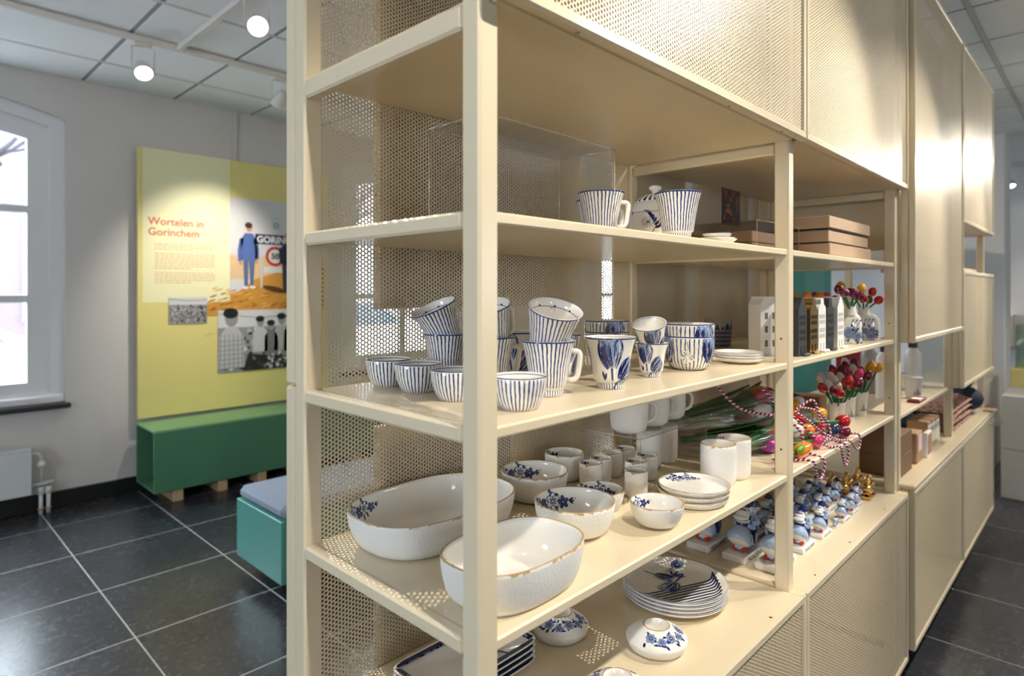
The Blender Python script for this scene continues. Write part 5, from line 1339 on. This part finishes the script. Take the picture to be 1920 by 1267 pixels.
for k, (x0, x1) in enumerate(((3.42, 3.50), (3.51, 3.59), (3.60, 3.68))):
    t = thing('card_set', ['first', 'second', 'third'][k] + ' upright kraft card set of the row on the far deck', 'card box', (x0, .62, .765), 'kraft card sets')
    MB().box(0, .078, 0, .085, 0, .125, .003).build('box', card, t); MB().box(.0, .078, -.0008, .0, .02, .11).build('label', white_paper, t)
t = thing('acrylic_stand', 'small clear acrylic stand in front of the kraft card sets', 'stand', (3.40, .585, .765)); MB().box(0, .26, 0, .03, 0, .003).build('foot', acrylic, t); MB().box(0, .26, .027, .03, .003, .10).build('back', acrylic, t)
for k in range(2): tag(MB().box(2.80, 3.0, .60, .745, .766 + k * .083, .848 + k * .083, .002).build('cardboard_box', card_dark), ['lower', 'upper'][k] + ' brown carton at the near end of the far deck', 'box', 'brown cartons on the far deck')
t = thing('gift_bag', 'small kraft gift bag with a flowered tag on the far deck', 'bag', (3.09, .60, .765)); MB().box(0, .11, 0, .06, 0, .13, .004).build('bag', card, t); MB().box(.02, .09, -.002, -.0003, .05, .12).build('tag', flat('flowered_tag', (232, 200, 200), .6, var=.25, nscale=80), t)
t = thing('framed_picture', 'small white edged picture frame beside the gift bag', 'frame', (3.24, .59, .765)); MB().box(0, .10, 0, .018, 0, .11, .003).build('frame', house_white, t); MB().box(.012, .088, -.001, 0, .012, .098).build('panel', card, t)
def folded(name, loc, label, w, d, h, cols, seed, cat='scarf'):
    tx = NT('textile_%d' % seed); n = tx.noise(tx.obj(), 60, 4, .75)
    stops = [(i / (len(cols) - 1) * .5 + .25, S(*c)) for i, c in enumerate(cols)]
    m_ = tx.done(tx.bsdf(tx.ramp(n, stops), .85))
    t = thing(name, label, cat, loc, 'folded textiles on the far deck'); rnd = random.Random(seed)
    for k in range(4):
        m = MB(); nx, ny = 12, 6; vs = []; zt = h * (k + 1) / 4
        for i in range(nx + 1):
            for j in range(ny + 1):
                u, v = i / nx, j / ny; e = min(u, 1 - u, v, 1 - v) * 6
                vs.append((w * u, d * v, h * k / 4 + (h / 4) * min(1, e) ** .5 + .006 * math.sin(5 * u + k) * math.sin(4 * v + k * 2) + .002))
        m.add(vs, [(i * (ny + 1) + j, (i + 1) * (ny + 1) + j, (i + 1) * (ny + 1) + j + 1, i * (ny + 1) + j + 1) for i in range(nx) for j in range(ny)], 0, None, None, True)
        o = m.build('fold', m_, t)
folded('patterned_scarf', (3.86, .60, .766), 'folded patterned scarf of brown and salmon tones on the far deck', .72, .34, .13, ((30, 28, 34), (120, 104, 96), (52, 46, 50), (206, 158, 132), (150, 56, 52), (70, 66, 70)), 1)
folded('blue_cloth', (3.50, .73, .766), 'folded petrol blue cloth behind the kraft card sets', .34, .26, .10, ((30, 70, 92), (40, 92, 118)), 2, 'cloth')
t = thing('dark_bag', 'dark blue rolled bag at the end of the far deck', 'bag', (4.66, .68, .766)); MB().ball((0, 0, .08), (.14, .12, .08), 0, None, 18, 10).build('body', flat('navy_canvas', (34, 40, 62), .8), t); MB().tube([(-.1, 0, .08), (-.06, -.06, .19), (.05, -.06, .19), (.1, 0, .08)], .01, 8).build('strap', flat('navy_canvas', (34, 40, 62), .8), t)
t = thing('plastic_pouch', 'crumpled clear plastic pouch hanging over the far deck edge', 'pouch', (4.74, .545, .70)); cello_cone(.14, .02, .05, 5).build('pouch', cello, t); MB().box(0, .12, -.03, .03, .066, .072).build('card', card, t)
tag(MB().box(3.98, 4.70, .60, .95, 1.606, 1.63, .004).build('kraft_tray', card_wood), 'flat wooden tray in the gap between the far cabinets', 'tray')
t = thing('white_towel', 'rolled white towel on the tray between the far cabinets', 'towel', (4.0, .66, 1.631)); MB().tube([(0, 0, .022), (.1, 0, .024), (.25, .01, .021), (.42, 0, .022)], .021, 10).build('roll', white_paper, t)
tag(MB().box(3.50, 3.75, .93, 1.04, 1.016, 1.24, .003).build('red_box', flat('red_pattern_box', (150, 40, 44), .5, var=.4, nscale=40)), 'red patterned gift box at the back of the far shelf', 'box')

# plinths at the aisle end
t = thing('display_plinth', 'white two part display plinth at the end of the aisle', 'plinth', (5.73, -.6, 0)); MB().box(0, 1.0, 0, 1.19, 0, .355, .004).build('lower_block', flat('plinth_white', (214, 206, 196), .5), t); MB().box(0, 1.0, 0, 1.19, .358, .745, .004).build('upper_block', flat('plinth_white', (214, 206, 196), .5), t)
tag(MB().box(5.62, 7.2, .72, 1.2, 0, .78, .005).build('low_cabinet', paint), 'low cream cabinet beside the white plinth', 'cabinet')
t = thing('yellow_podium', 'stepped yellow podium on the white plinth', 'podium', (6.3, -.6, .745)); MB().box(0, .45, 0, 1.19, 0, .14, .003).build('lower_step', yellow, t); MB().box(.14, .40, .1, 1.12, .14, .24, .003).build('upper_step', yellow, t)
gc = thing('glass_case', 'glass showcase over the yellow podium', 'showcase', (6.32, -.53, .8855))
for a in ((.1, .40, 0, .006), (.1, .40, 1.094, 1.1), (.1, .106, .006, 1.094), (.394, .40, .006, 1.094)): MB().box(a[0], a[1], a[2], a[3], 0, .34).build('pane', thin_clear('green_tinted_glass', (.86, .93, .88, 1), .03) if 'gc' not in MATS else MATS['gc'], gc)
tag(MB().box(9.25, 9.6, .848, 1.4, .85, 1.225, .004).build('wall_cabinet', paint), 'small cream wall cabinet on the far wall beyond the white pier', 'cabinet')
t = thing('wall_panel', 'teal information panel seen through the far end of the open bay', 'information panel', (5.4, 2.2, 0)); MB().box(0, 1.85, 0, .03, .0, 2.25, .004).build('board', flat('teal_panel', (60, 150, 138), .5), t)
m = MB()
for k in range(14): m.box(1.05, 1.62, -.002, -.0003, 1.42 + k * .022, 1.426 + k * .022)
m.build('text_lines', flat('teal_text', (140, 196, 186), .5), t)

# ================================================================== WINDOW SIDE FURNITURE
# yellow information board
BY = 5.20
bd = thing('information_board', 'large yellow information board with red heading and photographs', 'information board', (1.379, BY, .55))
OXB, OZB = 1.379, .55
MB().box(0, 1.55, 0, .03, 0, 2.027, .002).build('board', yellow, bd)
def board_print(name, p, off=.0006, label=None, mat=printed):
    return obj(name, p.mesh(name, lambda a, b, o: (a - OXB, -off - o, b - OZB), mat, .0003, 0), bd, label=label)
board_print('text_panel', Print().rect(1.412, 2.048, 1.415, 2.577, S(240, 236, 192), 1))
def board_text(txt, x, z, size, col, name, bold=.0):
    vs, fs = text_mb(txt, size, 'x', bold)
    MB().add([(v[0] + x - OXB, -.0016, v[1] + z - OZB) for v in vs], fs, 0, None, col).build(name, printed, bd)
RED = S(214, 112, 84)
board_text('Wortelen in', 1.446, 2.005, .080, RED, 'heading', .0016); board_text('Gorinchem', 1.446, 1.925, .080, RED, 'heading', .0016)
rnd = random.Random(1)
for z0, n in ((1.862, 3), (1.79, 7), (1.645, 5)):
    p = Print()
    for k in range(n):
        x = 1.492
        end = 1.93 if k < n - 1 else 1.75
        while x < end:
            w = .012 + .03 * rnd.random(); p.rect(x, min(x + w, end), z0 - k * .0185 - .007, z0 - k * .0185, S(222, 178, 140), 1); x += w + .007
    board_print('text_paragraph', p, .0012)['kind'] = 'stuff'
p = Print()
for k in range(2): p.rect(1.85, 1.93 - .03 * k, 1.155 - k * .016, 1.16 - k * .016, S(216, 180, 110), 1)
board_print('photo_caption', p, .0012)
# colour photograph: person by a town sign on dry grass
p = Print(); X_, Xr, Zt, Zb = 2.048, 2.9, 2.272, 1.34
p.rect(X_, Xr, Zb, Zt, S(214, 212, 214), 1); p.rect(X_, Xr, 1.60, 1.80, S(222, 190, 150), 2)
p.poly([(X_, Zb), (Xr, Zb), (Xr, 1.72), (2.5, 1.68), (2.25, 1.60), (2.12, 1.50), (X_, 1.48)], S(206, 146, 62), 3, 1); p.rect(1.87, X_ + .001, 1.30, 1.415, S(206, 146, 62), 3)
for k in range(90): p.ell(1.9 + rnd.random() * .95, 1.31 + rnd.random() * .22, .02 + .02 * rnd.random(), .006, .3, rnd.choice((S(180, 118, 44), S(226, 172, 84), S(150, 96, 38))), 4 + k % 3, 8)
p.leaf(2.30, 1.545, .26, .05, -.22, S(92, 58, 26), 7)
bl = S(84, 110, 172); jn = S(88, 108, 146)
p.poly([(2.155, 1.76), (2.20, 1.76), (2.195, 1.545), (2.165, 1.545)], jn, 8, 1); p.poly([(2.20, 1.77), (2.255, 1.77), (2.24, 1.55), (2.215, 1.55)], jn, 8, 1)
p.poly([(2.14, 1.76), (2.26, 1.76), (2.265, 1.93), (2.235, 1.985), (2.17, 1.985), (2.135, 1.93)], bl, 9, 1)
p.stroke([(2.145, 1.94), (2.125, 1.84), (2.13, 1.75)], .032, bl, 9); p.stroke([(2.255, 1.94), (2.275, 1.84), (2.27, 1.77)], .032, bl, 9)
p.ell(2.134, 1.735, .014, .02, 0, S(206, 150, 120), 10); p.ell(2.268, 1.75, .014, .02, 0, S(206, 150, 120), 10)
p.ell(2.205, 2.03, .026, .034, 0, S(206, 150, 120), 10); p.ell(2.2, 2.052, .032, .026, 0, S(66, 46, 36), 11)
p.ell(2.175, 1.53, .026, .012, 0, S(236, 230, 222), 10); p.ell(2.235, 1.535, .026, .012, 0, S(236, 230, 222), 10)
p.rect(2.30, 2.32, 1.53, 1.90, S(200, 200, 200), 8); p.rect(2.255, 2.75, 1.90, 1.985, S(40, 46, 84), 9)
p.ell(2.43, 1.80, .085, .085, 0, S(190, 52, 42), 9, 24); p.ell(2.43, 1.80, .06, .06, 0, S(226, 222, 214), 10, 24)
p.rect(2.33, 2.50, 1.66, 1.71, S(220, 216, 212), 9); p.rect(2.255, 2.275, 1.78, 1.88, S(60, 50, 46), 9)
dk = S(42, 46, 66); p.poly([(2.47, 1.74), (2.60, 1.74), (2.60, 1.88), (2.53, 1.93), (2.46, 1.86)], dk, 12, 1); p.poly([(2.49, 1.75), (2.56, 1.75), (2.54, 1.50), (2.50, 1.50)], S(60, 60, 76), 12, 1); p.ell(2.54, 1.97, .03, .038, 0, S(200, 150, 120), 13)
p.rect(2.40, 2.475, 2.03, 2.13, S(190, 204, 200), 8); p.rect(2.408, 2.467, 2.075, 2.122, S(206, 216, 210), 9); p.ell(2.438, 2.07, .024, .024, 0, S(120, 160, 170), 10); p.ell(2.438, 2.07, .012, .012, 0, S(206, 216, 210), 11)
board_print('colour_photograph', p, .0014, 'colour photograph of a person in a blue jacket by a town sign')
board_text('GORINCHEM', 2.268, 1.915, .078, S(236, 236, 236), 'sign_lettering', .003)
def raise_last(d):
    pass
vs, fs = text_mb('50', .07, 'x', .002); MB().add([(v[0] + 2.392 - OXB, -.0056, v[1] + 1.778 - OZB) for v in vs], fs, 0, None, S(50, 50, 50)).build('sign_lettering', printed, bd)
for o in bd.children:
    if o.name.startswith('sign_lettering'): o.location.y = -.004
g = lambda v: S(v, v, v)
def bw_photo(name, x0, x1, z0, z1, seed, label, people):
    p = Print(); rnd = random.Random(seed); p.rect(x0, x1, z0, z1, g(150), 1); p.rect(x0, x1, z0 + (z1 - z0) * .72, z1, g(214), 2)
    for k in range(160):
        t = rnd.random(); p.ell(x0 + (x1 - x0) * (.04 + .92 * rnd.random()), z0 + (z1 - z0) * (.04 + .66 * t), (x1 - x0) * .025, (z1 - z0) * .03, rnd.random() * 3, g(rnd.choice((30, 50, 90, 130, 180, 215))), 3 + k % 5, 7)
    for px, pz, sc, c in people:
        X, Z = x0 + (x1 - x0) * px, z0 + (z1 - z0) * pz; q = sc * (z1 - z0)
        p.poly([(X - q * .17, Z), (X + q * .17, Z), (X + q * .16, Z + q * .42), (X + q * .07, Z + q * .55), (X - q * .07, Z + q * .55), (X - q * .16, Z + q * .42)], g(c), 9, 1)
        p.ell(X, Z + q * .66, q * .085, q * .11, 0, g(150), 10); p.ell(X - q * .01, Z + q * .73, q * .1, q * .07, 0, g(30), 11)
    if people:
        X, q = x0 + (x1 - x0) * people[0][0], people[0][2] * (z1 - z0); Zp = z0 + (z1 - z0) * people[0][1]
        for k in range(6): p.stroke([(X - q * .15 + k * q * .06, Zp), (X - q * .14 + k * q * .055, Zp + q * .45)], .004, g(90), 10)
        for k in range(7): p.stroke([(X - q * .16, Zp + q * .06 * k), (X + q * .16, Zp + q * .06 * k + .004)], .004, g(110), 10)
        p.poly([(x0 + (x1 - x0) * .30, z0), (x1, z0), (x1, z0 + (z1 - z0) * .18), (x0 + (x1 - x0) * .36, z0 + (z1 - z0) * .28)], g(40), 12, 1)
        for k in range(26): p.ell(x0 + (x1 - x0) * (.36 + .6 * rnd.random()), z0 + (z1 - z0) * (.03 + .2 * rnd.random()), .02, .012, rnd.random() * 3, g(rnd.choice((200, 120, 60, 220))), 13, 8)
    p.stroke([(x0, z1 - (z1 - z0) * .06), (x0 + (x1 - x0) * .5, z1 - (z1 - z0) * .13), (x1, z1 - (z1 - z0) * .10)], .004, g(120), 9)
    m = MB().box(x0 - OXB, x1 - OXB, -.006, -.0012, z0 - OZB, z1 - OZB); o = m.build(name, flat('photo_board', (90, 90, 90), .5), bd, label=label)
    obj('image', p.mesh('image', lambda a, b, o: (a - OXB, -.0062 - o, b - OZB), printed, .0003, 0), o)
bw_photo('small_photograph', 1.588, 1.869, 1.247, 1.452, 3, 'small black and white photograph', ())
bw_photo('market_photograph', 1.951, 2.62, .838, 1.345, 5, 'black and white photograph of people at a market stall', ((.16, .06, 1.22, 190), (.52, .30, .75, 200), (.66, .25, .72, 120), (.80, .3, .8, 180), (.93, .28, .82, 50)))

# green bench: open box on pine blocks
bx0, bx1, by0, by1, bz0, bz1 = 1.3687, 4.1, 4.78, 5.195, .09, .5275
bn = thing('box_bench', 'long green open ended box bench under the yellow board', 'bench', (bx0, by0, 0))
q = .016; Lb, Db = bx1 - bx0, by1 - by0
MB().box(0, Lb, 0, Db, bz1 - q, bz1, .002).build('top', green_light, bn); MB().box(0, Lb, 0, Db, bz0, bz0 + q, .002).build('bottom', green, bn)
MB().box(0, Lb, 0, q, bz0 + q, bz1 - q, .001).build('front_panel', green, bn); MB().box(0, Lb, Db - q, Db, bz0 + q, bz1 - q, .001).build('back_panel', green, bn)
for x in (.13, .44, .74, 1.05, 1.6, 2.2): MB().box(x, x + .07, .03, Db - .03, 0, bz0 - .0005, .003).build('foot_block', pine, bn)
# teal stool with felt cushion
st = thing('box_stool', 'teal box stool with a grey felt cushion beside the end of the shelving', 'stool', (1.366, 2.856, 0))
MB().box(0, 1.1, 0, .521, .09, .3935, .003).build('box', teal, st); MB().box(.008, 1.092, .006, .515, .394, .462, .022).build('cushion', felt, st)
for x in (.15, .75): MB().box(x, x + .08, .06, .46, 0, .0895, .003).build('foot_block', pine, st)
# radiator
rd = thing('radiator', 'white panel radiator with exposed pipes below the arched window', 'radiator', (-.2, 5.14, 0))
MB().box(0, .945, 0, .035, .150, .446, .006).build('panel', rad_white, rd); MB().box(.01, .935, .036, .10, .16, .438, .004).build('convector', rad_white, rd)
MB().box(0, .945, .0, .1, .447, .455, .002).build('top_grille', rad_white, rd)
PXr = 1.0
MB().tube([(.93, .06, .41), (.965, .06, .412), (.99, .06, .402), (PXr, .06, .38), (PXr, .06, .34)], .012, 10).build('inlet_pipe', rad_white, rd)
MB().lathe([(0, -.03), (.018, -.03), (.024, -.015), (.024, .015), (.018, .03), (0, .03)], 16, M=Matrix.Translation((PXr, .04, .338)) @ Matrix.Rotation(PI / 2, 4, 'X')).build('valve', rad_white, rd)
MB().tube([(PXr, .06, .31), (PXr, .06, .21)], .009, 10).build('valve_pipe', rad_white, rd)
MB().tube([(.93, .06, .198), (1.072, .06, .203)], .0135, 10).build('cross_pipe', rad_white, rd)
for x in (PXr, PXr + .042):
    pipe = MB().tube([(x, .06, 0), (x, .06, .13)], .0125, 12).build('riser_pipe', rad_white, rd); MB().lathe([(.013, .128), (.019, .13), (.019, .178), (.013, .181)], 12, c=(x, .06, 0)).build('coupling', rad_white, pipe)
    MB().lathe([(.0128, .03), (.021, .03), (.021, .036), (.0128, .036)], 12, c=(x, .06, 0)).build('collar', flat('brass_collar', (190, 150, 100), .4, .6), pipe)
